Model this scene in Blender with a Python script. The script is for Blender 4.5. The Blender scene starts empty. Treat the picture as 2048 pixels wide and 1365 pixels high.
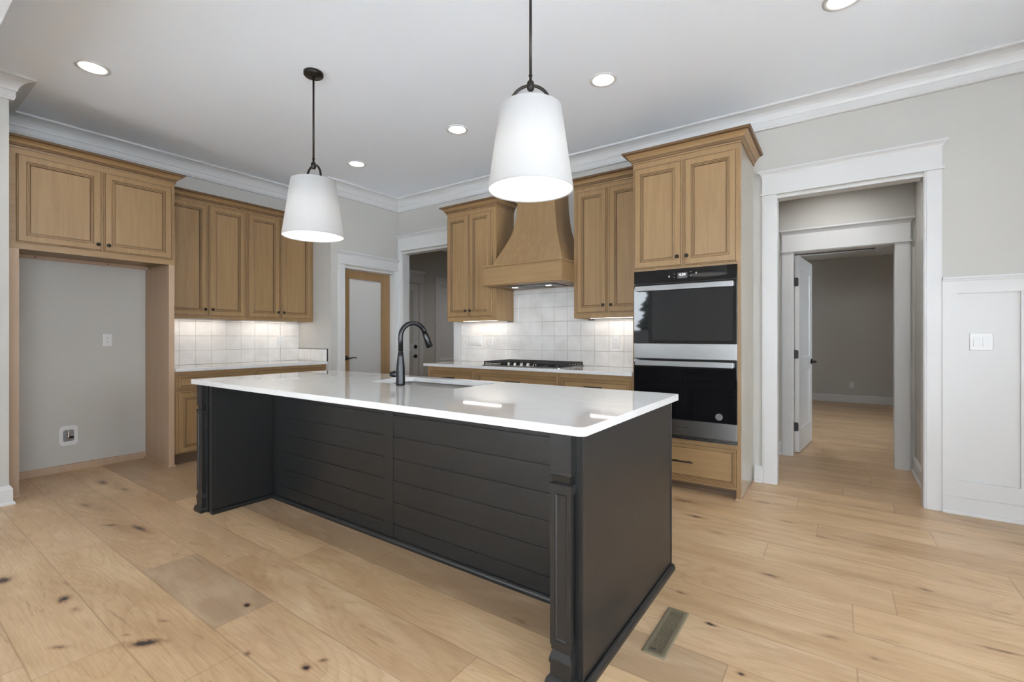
import bpy, bmesh, math, random
from mathutils import Vector
random.seed(7)
S = bpy.context.scene
COL = S.collection

# ------------------------------------------------------------------ camera
cam_d = bpy.data.cameras.new('camera')
cam = bpy.data.objects.new('camera', cam_d)
COL.objects.link(cam)
cam.location = (0, 0, 1.2123)
cam.rotation_euler = (math.radians(90), 0, math.radians(35.077))
cam_d.sensor_width = 36.0
cam_d.lens = 36.0 * 931.97 / 2048
cam_d.shift_x = 0.00043
cam_d.shift_y = -0.00403
cam_d.clip_start = 0.02
S.camera = cam

# ------------------------------------------------------------------ view, world and daylight
S.view_settings.view_transform = 'Standard'
S.view_settings.look = 'None'
S.view_settings.gamma = 1.0
S.view_settings.use_curve_mapping = False
S.view_settings.exposure = 0.28
S.cycles.use_denoising = True
S.cycles.max_bounces = 10
S.cycles.diffuse_bounces = 6
S.cycles.glossy_bounces = 5
S.cycles.transmission_bounces = 6
S.cycles.sample_clamp_indirect = 0.0
S.cycles.caustics_reflective = False
S.cycles.caustics_refractive = False

W = bpy.data.worlds.new('overcast_sky')
S.world = W
W.use_nodes = True
wn = W.node_tree
wn.nodes.clear()
wo = wn.nodes.new('ShaderNodeOutputWorld')
wb = wn.nodes.new('ShaderNodeBackground')
wg = wn.nodes.new('ShaderNodeTexGradient')
wt = wn.nodes.new('ShaderNodeTexCoord')
wm = wn.nodes.new('ShaderNodeMapping')
wr = wn.nodes.new('ShaderNodeValToRGB')
wm.inputs['Rotation'].default_value = (0, math.radians(90), 0)
wn.links.new(wt.outputs['Generated'], wm.inputs['Vector'])
wn.links.new(wm.outputs[0], wg.inputs[0])
wn.links.new(wg.outputs[0], wr.inputs[0])
wr.color_ramp.elements[0].position = 0.0
wr.color_ramp.elements[0].color = (0.84, 0.92, 1.0, 1)
wr.color_ramp.elements[1].position = 1.0
wr.color_ramp.elements[1].color = (0.82, 0.91, 1.0, 1)
wb.inputs['Strength'].default_value = 12.0
wn.links.new(wr.outputs[0], wb.inputs[0])
wn.links.new(wb.outputs[0], wo.inputs[0])

# added sun behind the camera: its floor patch bounces light up to the ceiling
sd = bpy.data.lights.new('sun', 'SUN')
sd.energy = 49.0
sd.angle = math.radians(1.5)
sd.color = (1.0, 1.0, 1.0)
so = bpy.data.objects.new('sun', sd)
COL.objects.link(so)
so.rotation_euler = Vector((0.35, -0.72, 1.0)).to_track_quat('Z', 'Y').to_euler()

# window openings: (wall, a0, a1, z0, z1); 'f' = wall behind the camera at Y=-3.6, 'r' = wall at X=3.4
WINS = [('f', -4.80, -3.73, 0.02, 2.45), ('f', -1.5, 2.9, 0.20, 2.6), ('r', -2.9, 0.1, 0.45, 2.5), ('r', 0.9, 2.7, 0.45, 2.5)]  # right-wall windows are unseen, added for light on the left side
YF, XR = -3.6, 3.4
for w, a0, a1, z0, z1 in WINS:
    ld = bpy.data.lights.new('daylight_portal', 'AREA')
    ld.shape = 'RECTANGLE'
    ld.size = a1 - a0
    ld.size_y = z1 - z0
    ld.cycles.is_portal = True
    lo = bpy.data.objects.new('daylight_portal', ld)
    COL.objects.link(lo)
    if w == 'f':
        lo.location = ((a0 + a1) / 2, YF + 0.01, (z0 + z1) / 2)
        lo.rotation_euler = (math.radians(90), 0, 0)      # -Z of the lamp towards +Y
        lo.rotation_euler = (math.radians(90), 0, math.radians(0))
    else:
        lo.location = (XR - 0.01, (a0 + a1) / 2, (z0 + z1) / 2)
        lo.rotation_euler = (math.radians(90), 0, math.radians(90))

CAN_W = 4.5        # recessed lamps
CAN_COL = (1.0, 0.98, 0.96)
PEND_W = 0.75
PEND_COL = (1.0, 0.97, 0.94)
UC_W = 1.3          # under-cabinet strips, per metre

# ------------------------------------------------------------------ helpers
def srgb(r, g, b):
    f = lambda c: (c / 255) / 12.92 if c / 255 <= 0.04045 else ((c / 255 + 0.055) / 1.055) ** 2.4
    return (f(r), f(g), f(b), 1)

def mat(name, col, rough=0.5, metal=0.0, spec=0.5, coat=0.0, emit=None, es=0.0):
    m = bpy.data.materials.new(name)
    m.use_nodes = True
    p = m.node_tree.nodes['Principled BSDF']
    p.inputs['Base Color'].default_value = col
    p.inputs['Roughness'].default_value = rough
    p.inputs['Metallic'].default_value = metal
    p.inputs['Specular IOR Level'].default_value = spec
    p.inputs['Coat Weight'].default_value = coat
    if emit:
        p.inputs['Emission Color'].default_value = emit
        p.inputs['Emission Strength'].default_value = es
    return m

def N(m, t, **k):
    n = m.node_tree.nodes.new(t)
    for a, v in k.items():
        setattr(n, a, v)
    return n

def L(m, a, b):
    m.node_tree.links.new(a, b)

def math_(m, op, a, b=None, clamp=False):
    n = N(m, 'ShaderNodeMath', operation=op)
    n.use_clamp = clamp
    for i, v in enumerate((a, b)):
        if v is None:
            continue
        if isinstance(v, (int, float)):
            n.inputs[i].default_value = v
        else:
            L(m, v, n.inputs[i])
    return n.outputs[0]

def mixc(m, fac, a, b, mode='MIX'):
    n = N(m, 'ShaderNodeMix', data_type='RGBA', blend_type=mode)
    for i, v in ((0, fac), (6, a), (7, b)):
        if isinstance(v, (int, float, tuple)):
            n.inputs[i].default_value = v
        else:
            L(m, v, n.inputs[i])
    return n.outputs[2]

def noise(m, vec, scale, detail=4, rough=0.55, dist=0.0):
    n = N(m, 'ShaderNodeTexNoise')
    n.inputs['Scale'].default_value = scale
    n.inputs['Detail'].default_value = detail
    n.inputs['Roughness'].default_value = rough
    n.inputs['Distortion'].default_value = dist
    L(m, vec, n.inputs['Vector'])
    return n.outputs[0]

def mapping(m, vec, scale=(1, 1, 1), loc=(0, 0, 0)):
    n = N(m, 'ShaderNodeMapping')
    n.inputs['Scale'].default_value = scale
    n.inputs['Location'].default_value = loc
    L(m, vec, n.inputs['Vector'])
    return n.outputs[0]

def ramp(m, fac, stops):
    n = N(m, 'ShaderNodeValToRGB')
    cr = n.color_ramp
    while len(cr.elements) < len(stops):
        cr.elements.new(0.5)
    for e, (p, c) in zip(cr.elements, stops):
        e.position = p
        e.color = c if isinstance(c, tuple) else (c, c, c, 1)
    L(m, fac, n.inputs[0])
    return n.outputs[0]

def bump(m, h, strength=0.2, dist=0.002):
    n = N(m, 'ShaderNodeBump')
    n.inputs['Strength'].default_value = strength
    n.inputs['Distance'].default_value = dist
    L(m, h, n.inputs['Height'])
    L(m, n.outputs[0], m.node_tree.nodes['Principled BSDF'].inputs['Normal'])

def geo_pos(m):
    return N(m, 'ShaderNodeNewGeometry').outputs['Position']

def P(m):
    return m.node_tree.nodes['Principled BSDF']

def wood(name, base, dark, light, axis='Z', rough=0.42, grain=1.0, coat=0.0):
    m = mat(name, base, rough, coat=coat)
    pos = geo_pos(m)
    st = {'Z': (26, 26, 1.6), 'X': (1.6, 26, 26), 'Y': (26, 1.6, 26)}[axis]
    g = noise(m, mapping(m, pos, st), 1.0, 6, 0.6, 0.6)
    bl = noise(m, mapping(m, pos, tuple(3.2 if s > 10 else 1.3 for s in st), (3, 5, 1)), 1.0, 3, 0.5, 1.2)
    fine = noise(m, mapping(m, pos, tuple(s * 7 for s in st)), 1.0, 3, 0.6)
    c = mixc(m, ramp(m, g, [(0.30, 0.0), (0.78, grain * 0.75)]), light, dark)
    c = mixc(m, ramp(m, bl, [(0.35, 0.0), (0.75, 0.55)]), c, base)
    c = mixc(m, ramp(m, fine, [(0.35, 0.0), (0.62, 0.10)]), c, dark)
    L(m, c, P(m).inputs['Base Color'])
    bump(m, fine, 0.05 if base[0] > 0.02 else 0.5, 0.0006)
    if base[0] < 0.02:
        P(m).inputs['Specular IOR Level'].default_value = 0.6
        P(m).inputs['Roughness'].default_value = 0.34
    return m

# ------------------------------------------------------------------ materials
def paint(name, col, rough=0.6, sc=90, st=0.06):
    m = mat(name, col, rough, spec=0.35)
    bump(m, noise(m, geo_pos(m), sc, 3), st, 0.001)
    return m

M_wall = paint('greige_wall_paint', (0.465, 0.452, 0.42, 1), 0.65)
M_ceil = paint('white_ceiling_paint', (0.83, 0.88, 0.94, 1), 0.8)
M_trim = paint('white_trim_paint', (0.565, 0.56, 0.55, 1), 0.35, 40, 0.02)
M_dark_wall = M_wall
M_plastic = mat('white_plastic', (0.62, 0.62, 0.61, 1), 0.3)
M_slot = mat('dark_slot', (0.03, 0.03, 0.03, 1), 0.6)
M_bronze = mat('dark_bronze', (0.028, 0.024, 0.020, 1), 0.38, 0.7)
M_black = mat('matte_black_metal', (0.018, 0.018, 0.018, 1), 0.4, 0.6)
M_wood_v = wood('stained_maple_vertical', (0.275, 0.168, 0.074, 1), (0.20, 0.113, 0.046, 1), (0.335, 0.215, 0.102, 1), 'Z')
M_wood_x = wood('stained_maple_along_x', (0.275, 0.168, 0.074, 1), (0.20, 0.113, 0.046, 1), (0.335, 0.215, 0.102, 1), 'X')
M_wood_y = wood('stained_maple_along_y', (0.275, 0.168, 0.074, 1), (0.20, 0.113, 0.046, 1), (0.335, 0.215, 0.102, 1), 'Y')
M_glaze = mat('dark_glaze_in_grooves', (0.115, 0.062, 0.028, 1), 0.5)
M_raw = wood('natural_maple', (0.40, 0.275, 0.18, 1), (0.34, 0.22, 0.135, 1), (0.45, 0.32, 0.215, 1), 'Z', 0.5, 0.8)
M_wall_sheen = wood('panel_with_wall_sheen', (0.36, 0.315, 0.245, 1), (0.33, 0.28, 0.21, 1), (0.40, 0.355, 0.28, 1), 'Z', 0.22, 0.5, 0.3)  # paler than the maple: reflection of the wall put into its colour
M_toe = mat('toe_kick_brown', (0.14, 0.085, 0.05, 1), 0.5)
M_blackwood = wood('black_painted_wood', (0.0085, 0.0085, 0.0085, 1), (0.0065, 0.0065, 0.0065, 1), (0.0115, 0.0115, 0.0115, 1), 'X', 0.30)
M_blackwood_v = wood('black_painted_wood_upright', (0.0085, 0.0085, 0.0085, 1), (0.0065, 0.0065, 0.0065, 1), (0.0115, 0.0115, 0.0115, 1), 'Z', 0.27)
M_groove = mat('groove_shadow_black', (0.006, 0.006, 0.006, 1), 0.6)

def brushed(name, col, rough, st, metal=1.0, scale=(1.5, 1.5, 900)):
    m = mat(name, col, rough, metal)
    f = noise(m, mapping(m, geo_pos(m), scale), 1.0, 2, 0.5)
    L(m, ramp(m, f, [(0.2, rough * 0.92), (0.8, rough * 1.1)]), P(m).inputs['Roughness'])
    bump(m, f, st * 0.3, 0.0001)
    return m
M_steel = brushed('brushed_stainless', (0.27, 0.265, 0.26, 1), 0.32, 0.0)
M_sink = brushed('sink_stainless', (0.42, 0.42, 0.42, 1), 0.30, 0.05, scale=(200, 4, 4))
M_faucet = brushed('black_stainless', (0.045, 0.045, 0.047, 1), 0.36, 0.01, scale=(400, 400, 3))
M_glass_black = mat('black_oven_glass', (0.006, 0.006, 0.007, 1), 0.03, spec=0.6)
M_oven_dark = mat('oven_window_screen', (0.018, 0.018, 0.019, 1), 0.05, spec=0.6)
M_iron = mat('cast_iron', (0.022, 0.022, 0.022, 1), 0.55, 0.3)
M_chrome = mat('chrome', (0.75, 0.75, 0.75, 1), 0.12, 1.0)
M_vent = mat('olive_brown_register', (0.21, 0.175, 0.115, 1), 0.42, 0.25)
M_vent_dark = mat('register_shadow', (0.02, 0.017, 0.012, 1), 0.7)
M_lens = mat('lit_led_lens', (1, 1, 1, 1), 0.5, emit=(1.0, 0.97, 0.92, 1), es=4.0)
M_strip = mat('lit_led_strip', (1, 1, 1, 1), 0.5, emit=(1.0, 0.93, 0.84, 1), es=7.0)
M_clock = mat('lit_clock_digits', (1, 1, 1, 1), 0.5, emit=(1.0, 1.0, 1.0, 1), es=0.5)
M_icon = mat('control_icons', (0.4, 0.4, 0.4, 1), 0.5, emit=(0.8, 0.8, 0.8, 1), es=0.25)
M_disp = mat('display_panel', (0.07, 0.07, 0.072, 1), 0.15, emit=(0.7, 0.7, 0.75, 1), es=0.04)
M_sticker = mat('grey_sticker', (0.16, 0.16, 0.16, 1), 0.4)
M_sticker_line = mat('sticker_print', (0.06, 0.06, 0.06, 1), 0.5)

m = M_quartz = mat('white_quartz', (0.74, 0.735, 0.72, 1), 0.035, spec=0.5)
pos = geo_pos(m)
wv = noise(m, mapping(m, pos, (1.1, 1.1, 1.1), (4, 2, 0)), 1.4, 6, 0.6, 1.6)
vein = ramp(m, math_(m, 'ABSOLUTE', math_(m, 'SUBTRACT', wv, 0.5)), [(0.0, 1.0), (0.035, 0.0)])
cl = noise(m, pos, 0.9, 3)
c = mixc(m, math_(m, 'MULTIPLY', vein, math_(m, 'MULTIPLY', cl, 0.30)), (0.61, 0.605, 0.595, 1), (0.46, 0.46, 0.46, 1))
L(m, c, P(m).inputs['Base Color'])

m = M_tile = mat('glazed_handmade_tile', (0.74, 0.725, 0.70, 1), 0.07, spec=0.55)
pos = geo_pos(m)
L(m, mixc(m, ramp(m, noise(m, pos, 5.0, 2), [(0.35, 0.0), (0.7, 1.0)]), (0.62, 0.605, 0.58, 1), (0.72, 0.705, 0.68, 1)), P(m).inputs['Base Color'])
bump(m, noise(m, pos, 17, 2, 0.5, 0.8), 0.5, 0.006)
M_grout = mat('warm_grey_grout', (0.20, 0.19, 0.175, 1), 0.85)

# fabric shade: light passes through it
m = M_shade = bpy.data.materials.new('white_linen_shade')
m.use_nodes = True
nt = m.node_tree
p = nt.nodes['Principled BSDF']
p.inputs['Base Color'].default_value = (0.50, 0.50, 0.50, 1)
p.inputs['Roughness'].default_value = 0.9
p.inputs['Specular IOR Level'].default_value = 0.1
tl = nt.nodes.new('ShaderNodeBsdfTranslucent')
tl.inputs['Color'].default_value = (0.90, 0.89, 0.87, 1)
mx = nt.nodes.new('ShaderNodeMixShader')
mx.inputs[0].default_value = 0.45
nt.links.new(p.outputs[0], mx.inputs[1])
nt.links.new(tl.outputs[0], mx.inputs[2])
nt.links.new(mx.outputs[0], nt.nodes['Material Output'].inputs[0])
fb = noise(m, mapping(m, N(m, 'ShaderNodeTexCoord').outputs['Object'], (240, 240, 240)), 1.0, 2)
bump(m, fb, 0.08, 0.0006)

# frosted glass of the pantry door
m = M_frost = bpy.data.materials.new('frosted_glass')
m.use_nodes = True
nt = m.node_tree
p = nt.nodes['Principled BSDF']
p.inputs['Base Color'].default_value = (0.56, 0.56, 0.555, 1)
p.inputs['Roughness'].default_value = 0.13
p.inputs['Specular IOR Level'].default_value = 0.6
tl = nt.nodes.new('ShaderNodeBsdfTranslucent')
tl.inputs['Color'].default_value = (0.75, 0.75, 0.74, 1)
mx = nt.nodes.new('ShaderNodeMixShader')
mx.inputs[0].default_value = 0.45
nt.links.new(p.outputs[0], mx.inputs[1])
nt.links.new(tl.outputs[0], mx.inputs[2])
nt.links.new(mx.outputs[0], nt.nodes['Material Output'].inputs[0])

# clear window glass
m = M_glass = bpy.data.materials.new('clear_window_glass')
m.use_nodes = True
nt = m.node_tree
nt.nodes.remove(nt.nodes['Principled BSDF'])
tr = nt.nodes.new('ShaderNodeBsdfTransparent')
gl = nt.nodes.new('ShaderNodeBsdfGlossy')
gl.inputs['Roughness'].default_value = 0.02
mx = nt.nodes.new('ShaderNodeMixShader')
fr = nt.nodes.new('ShaderNodeFresnel')
fr.inputs[0].default_value = 1.45
nt.links.new(fr.outputs[0], mx.inputs[0])
nt.links.new(tr.outputs[0], mx.inputs[1])
nt.links.new(gl.outputs[0], mx.inputs[2])
nt.links.new(mx.outputs[0], nt.nodes['Material Output'].inputs[0])

# ------------------------------------------------------------------ mesh helpers
def bm_new():
    return bmesh.new()

def box(bm, x0, x1, y0, y1, z0, z1, mi=0, bev=0.0):
    x0, x1 = min(x0, x1), max(x0, x1)
    y0, y1 = min(y0, y1), max(y0, y1)
    z0, z1 = min(z0, z1), max(z0, z1)
    v = [bm.verts.new(c) for c in ((x0, y0, z0), (x1, y0, z0), (x1, y1, z0), (x0, y1, z0), (x0, y0, z1), (x1, y0, z1), (x1, y1, z1), (x0, y1, z1))]
    fs = [bm.faces.new([v[i] for i in q]) for q in ((3, 2, 1, 0), (4, 5, 6, 7), (0, 1, 5, 4), (1, 2, 6, 5), (2, 3, 7, 6), (3, 0, 4, 7))]
    for f in fs:
        f.material_index = mi
    if bev:
        es = list({e for f in fs for e in f.edges})
        r = bmesh.ops.bevel(bm, geom=es, offset=bev, segments=2, profile=0.7, affect='EDGES')
        for f in r['faces']:
            f.material_index = mi
    return fs

def sweep(bm, path, prof, mi=0, closed=False, side=1, flat=True):
    """Closed profile [(d, z)] pushed along a path [(x, y)]; d runs to the right of the path (side=1)."""
    n = len(path)
    pts = [Vector(p) for p in path]
    rows = []
    for i, p in enumerate(pts):
        def nrm(a, b):
            d = (b - a).normalized()
            return Vector((d.y, -d.x)) * side
        if closed:
            n0, n1 = nrm(pts[i - 1], p), nrm(p, pts[(i + 1) % n])
        else:
            n0 = nrm(pts[i - 1], p) if i > 0 else nrm(p, pts[1])
            n1 = nrm(p, pts[i + 1]) if i < n - 1 else n0
        mdir = (n0 + n1)
        mdir = mdir / max(mdir.dot(n0), 1e-6)
        rows.append([bm.verts.new((p.x + mdir.x * d, p.y + mdir.y * d, z)) for d, z in prof])
    k = len(prof)
    rng = range(n) if closed else range(n - 1)
    for i in rng:
        a, b = rows[i], rows[(i + 1) % n]
        for j in range(k):
            f = bm.faces.new((a[j], a[(j + 1) % k], b[(j + 1) % k], b[j]))
            f.material_index = mi
    if not closed:
        for r in (rows[0], rows[-1]):
            f = bm.faces.new(r)
            f.material_index = mi

def rings(bm, F, u0, u1, v0, v1, steps, cap=True, mi_cap=0):
    """Concentric mitred rectangles; steps [(inset, w, mat of the band leading to it)]; F maps (u, v, w) to a point."""
    prev = None
    for ins, w, mi in steps:
        cur = [bm.verts.new(F(*c)) for c in ((u0 + ins, v0 + ins, w), (u1 - ins, v0 + ins, w), (u1 - ins, v1 - ins, w), (u0 + ins, v1 - ins, w))]
        if prev:
            for i in range(4):
                f = bm.faces.new((prev[i], prev[(i + 1) % 4], cur[(i + 1) % 4], cur[i]))
                f.material_index = mi
        prev = cur
    if cap:
        f = bm.faces.new(prev)
        f.material_index = mi_cap

def lathe(bm, prof, c=(0, 0, 0), axis='Z', seg=24, mi=0, cap=True):
    """prof [(r, h)]; h along the axis."""
    c = Vector(c)
    def pt(r, h, a):
        x, y = r * math.cos(a), r * math.sin(a)
        return c + {'Z': Vector((x, y, h)), 'X': Vector((h, x, y)), 'Y': Vector((x, h, y))}[axis]
    rows = []
    for r, h in prof:
        if r < 1e-6:
            rows.append([bm.verts.new(pt(0, h, 0))])
        else:
            rows.append([bm.verts.new(pt(r, h, 2 * math.pi * i / seg)) for i in range(seg)])
    for a, b in zip(rows, rows[1:]):
        for i in range(seg):
            j = (i + 1) % seg
            if len(a) == 1 and len(b) == 1:
                continue
            if len(a) == 1:
                f = bm.faces.new((a[0], b[i], b[j]))
            elif len(b) == 1:
                f = bm.faces.new((a[i], b[0], a[j]))
            else:
                f = bm.faces.new((a[i], b[i], b[j], a[j]))
            f.material_index = mi
            f.smooth = True
    if cap:
        for r in (rows[0], rows[-1]):
            if len(r) > 2:
                f = bm.faces.new(r)
                f.material_index = mi

def tube(bm, pts, rad, seg=16, mi=0, cap=True):
    pts = [Vector(p) for p in pts]
    rads = rad if isinstance(rad, (list, tuple)) else [rad] * len(pts)
    up = None
    rows = []
    for i, p in enumerate(pts):
        t = (pts[min(i + 1, len(pts) - 1)] - pts[max(i - 1, 0)]).normalized()
        if up is None:
            up = t.orthogonal().normalized()
        up = (up - t * up.dot(t)).normalized()
        s = t.cross(up)
        rows.append([bm.verts.new(p + (up * math.cos(2 * math.pi * k / seg) + s * math.sin(2 * math.pi * k / seg)) * rads[i]) for k in range(seg)])
    for a, b in zip(rows, rows[1:]):
        for k in range(seg):
            f = bm.faces.new((a[k], a[(k + 1) % seg], b[(k + 1) % seg], b[k]))
            f.material_index = mi
            f.smooth = True
    if cap:
        for r in (rows[0], rows[-1]):
            f = bm.faces.new(r)
            f.material_index = mi

def prism(bm, pts, F, w0, w1, mi=0):
    a = [bm.verts.new(F(u, v, w0)) for u, v in pts]
    b = [bm.verts.new(F(u, v, w1)) for u, v in pts]
    n = len(pts)
    for i in range(n):
        f = bm.faces.new((a[i], a[(i + 1) % n], b[(i + 1) % n], b[i]))
        f.material_index = mi
    for r in (a, b):
        f = bm.faces.new(r)
        f.material_index = mi

def rrect(u0, u1, v0, v1, r, seg=6):
    out = []
    for cx, cy, a0 in ((u1 - r, v1 - r, 0), (u0 + r, v1 - r, 90), (u0 + r, v0 + r, 180), (u1 - r, v0 + r, 270)):
        for k in range(seg + 1):
            a = math.radians(a0 + 90 * k / seg)
            out.append((cx + r * math.cos(a), cy + r * math.sin(a)))
    return out

ROOT = {}
def mk(name, bm, mats, parent=None, label=None, cat=None, group=None, kind=None, recalc=True):
    """One mesh object; coordinates are given in the room's frame."""
    if recalc:
        bmesh.ops.recalc_face_normals(bm, faces=bm.faces)
    off = ROOT.get(parent.name, Vector()) if parent else Vector()
    if parent:
        bmesh.ops.translate(bm, verts=bm.verts, vec=-off)
    me = bpy.data.meshes.new(name)
    bm.to_mesh(me)
    bm.free()
    for x in (mats if isinstance(mats, (list, tuple)) else [mats]):
        me.materials.append(x)
    o = bpy.data.objects.new(name, me)
    COL.objects.link(o)
    if parent:
        o.parent = parent
        ROOT[o.name] = off
    tag(o, label, cat, group, kind)
    return o

def tag(o, label=None, cat=None, group=None, kind=None):
    for k, v in (('label', label), ('category', cat), ('group', group), ('kind', kind)):
        if v:
            o[k] = v

def thing(name, label, cat, loc, group=None, kind=None):
    o = bpy.data.objects.new(name, None)
    o.empty_display_size = 0.1
    COL.objects.link(o)
    o.location = loc
    ROOT[o.name] = Vector(loc)
    tag(o, label, cat, group, kind)
    return o

def struct(name, bm, mats, parent=None, **k):
    return mk(name, bm, mats, parent, kind=None if parent else 'structure', **k)

def copy_tree(o, parent=None):
    c = o.copy()
    COL.objects.link(c)
    if parent:
        c.parent = parent
    for ch in list(o.children):
        copy_tree(ch, c)
    return c

def text_mesh(body, size, F, depth=0.0005, shear=0.0):
    """Letters as a mesh: the curve's (x, y) become (u, v) of F."""
    cu = bpy.data.curves.new('letters', 'FONT')
    cu.body = body
    cu.size = size
    cu.align_x = 'CENTER'
    cu.align_y = 'CENTER'
    cu.shear = shear
    cu.extrude = depth
    cu.resolution_u = 3
    ob = bpy.data.objects.new('letters', cu)
    COL.objects.link(ob)
    dg = bpy.context.evaluated_depsgraph_get()
    me = bpy.data.meshes.new_from_object(ob.evaluated_get(dg))
    bm = bmesh.new()
    bm.from_mesh(me)
    bpy.data.objects.remove(ob)
    bpy.data.curves.remove(cu)
    bpy.data.meshes.remove(me)
    for v in bm.verts:
        v.co = F(v.co.x, v.co.y, v.co.z)
    return bm

# frames: u along the wall, v up, w out of the wall
FL = lambda X: (lambda u, v, w: Vector((X + w, u, v)))       # faces +X (left-hand wall), u = Y
FB = lambda Y: (lambda u, v, w: Vector((u, Y - w, v)))       # faces -Y (far wall), u = X

YB, XP, XA, YR, XF = 4.383, -4.998, -5.698, 3.336, -4.915
ZC = 3.09

# ------------------------------------------------------------------ floor
PW, PY0 = 0.2497, 0.3710
JOINTS = {0: [-2.33], 1: [-3.555], 2: [-2.12, -2.94], 3: [-2.67], 4: [-4.0], 5: [-0.335], 6: [0.055], 8: [0.05], 10: [-0.34],
          11: [0.70], 12: [-0.11], 13: [0.466], 16: [0.026], 9: [-1.3], 7: [-1.1]}
TONE = {(2, 1): 0.95, (4, 0): 0.9}
bm = bm_new()
cl = bm.loops.layers.float_color.new('tone')
uvl = bm.loops.layers.uv.new('uv')
X0, X1 = -8.0, XR + 0.1
rr = random.Random(11)
for k in range(-17, 42):
    y0 = PY0 + k * PW
    js = sorted(JOINTS.get(k, [rr.uniform(-2.5, 0.5)]))
    lo = js[0]
    while lo > X0:
        lo -= rr.uniform(1.5, 2.2)
        js.insert(0, lo)
    hi = js[-1]
    while hi < X1:
        hi += rr.uniform(1.5, 2.2)
        js.append(hi)
    for a, b in zip(js, js[1:]):
        t = (rr.random() * 0.72, rr.random(), rr.random(), 1)
        mid = (a + b) / 2
        if k == 2 and -2.95 < mid < -2.1:
            t = (0.97, 0.3, 0.4, 1)
        if k == 4 and -4.0 < mid < -2.0:
            t = (0.12, 0.9, 0.2, 1)
        if k == 4 and -6 < mid < -4.0:
            t = (0.93, 0.3, 0.2, 1)
        if k == 5 and mid < -1.0:
            t = (0.90, 0.2, 0.6, 1)
        if k == 0 and -4.5 < mid < -2.4:
            t = (0.25, 0.4, 0.7, 1)
        if k == 1:
            t = (0.20, 0.75, 0.35, 1) if mid > -3.555 else (0.30, 0.3, 0.7, 1)
        vs = [bm.verts.new(c) for c in ((a, y0, 0), (b, y0, 0), (b, y0 + PW, 0), (a, y0 + PW, 0))]
        f = bm.faces.new(vs)
        for lp, uv in zip(f.loops, ((0, 0), (b - a, 0), (b - a, 1), (0, 1))):
            lp[cl] = t
            lp[uvl].uv = (uv[0] / (b - a), uv[1])
m = M_floor = mat('oak_plank_floor', (0.5, 0.4, 0.3, 1), 0.33, spec=0.4)
pos = geo_pos(m)
at = N(m, 'ShaderNodeVertexColor', layer_name='tone')
sep = N(m, 'ShaderNodeSeparateColor')
L(m, at.outputs['Color'], sep.inputs[0])
R_, G_, B_ = sep.outputs
offv = N(m, 'ShaderNodeCombineXYZ')
L(m, math_(m, 'MULTIPLY', R_, 37.0), offv.inputs[0])
L(m, math_(m, 'MULTIPLY', G_, 53.0), offv.inputs[1])
va = N(m, 'ShaderNodeVectorMath', operation='ADD')
L(m, pos, va.inputs[0])
L(m, offv.outputs[0], va.inputs[1])
pv = va.outputs[0]
base = ramp(m, R_, [(0.0, srgb(212, 180, 140)), (0.35, srgb(205, 175, 140)), (0.72, srgb(192, 162, 128)), (1.0, srgb(166, 140, 110))])
# slow colour drift inside a plank
dr = noise(m, mapping(m, pv, (0.9, 3.2, 1)), 1.0, 3, 0.5, 1.0)
base = mixc(m, ramp(m, dr, [(0.35, 0.0), (0.70, 0.75)]), base, srgb(178, 146, 108))
dr2 = noise(m, mapping(m, pv, (1.6, 5, 1), (9, 2, 0)), 1.0, 2, 0.5, 1.5)
base = mixc(m, ramp(m, dr2, [(0.50, 0.0), (0.78, 0.6)]), base, srgb(218, 192, 158))
# cathedral grain
fig = noise(m, mapping(m, pv, (0.62, 3.0, 1), (2, 7, 0)), 1.0, 2, 0.45, 0.5)
cont = math_(m, 'FRACT', math_(m, 'ADD', math_(m, 'MULTIPLY', fig, 17.0), math_(m, 'MULTIPLY', noise(m, mapping(m, pv, (5, 60, 1)), 1.0, 2), 0.55)))
cath = ramp(m, cont, [(0.0, 1.0), (0.16, 0.55), (0.42, 0.0), (0.90, 0.0), (1.0, 1.0)])
base = mixc(m, math_(m, 'MULTIPLY', cath, math_(m, 'ADD', math_(m, 'MULTIPLY', G_, 0.30), 0.10)), base, srgb(160, 127, 92))
fine = noise(m, mapping(m, pv, (7, 130, 1)), 1.0, 4, 0.65, 0.3)
base = mixc(m, ramp(m, fine, [(0.40, 0.0), (0.68, 0.34)]), base, srgb(152, 121, 88))
# grey weathered planks
base = mixc(m, ramp(m, R_, [(0.78, 0.0), (0.98, 0.35)]), base, srgb(150, 130, 110))
# small random knots
vo = N(m, 'ShaderNodeTexVoronoi', feature='F1')
vo.inputs['Scale'].default_value = 1.0
vo.inputs['Randomness'].default_value = 1.0
L(m, mapping(m, pv, (1.5, 3.8, 1)), vo.inputs['Vector'])
base = mixc(m, ramp(m, math_(m, 'ADD', vo.outputs['Distance'], math_(m, 'MULTIPLY', noise(m, pv, 30, 3), 0.05)), [(0.03, 0.6), (0.05, 0.2), (0.11, 0.0)]), base, srgb(110, 80, 55))
# dark mineral streaks
ms = noise(m, mapping(m, pv, (2.2, 16, 1), (5, 1, 0)), 1.0, 4, 0.6, 1.4)
base = mixc(m, ramp(m, ms, [(0.62, 0.0), (0.80, 0.8)]), base, srgb(122, 94, 68))
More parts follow.
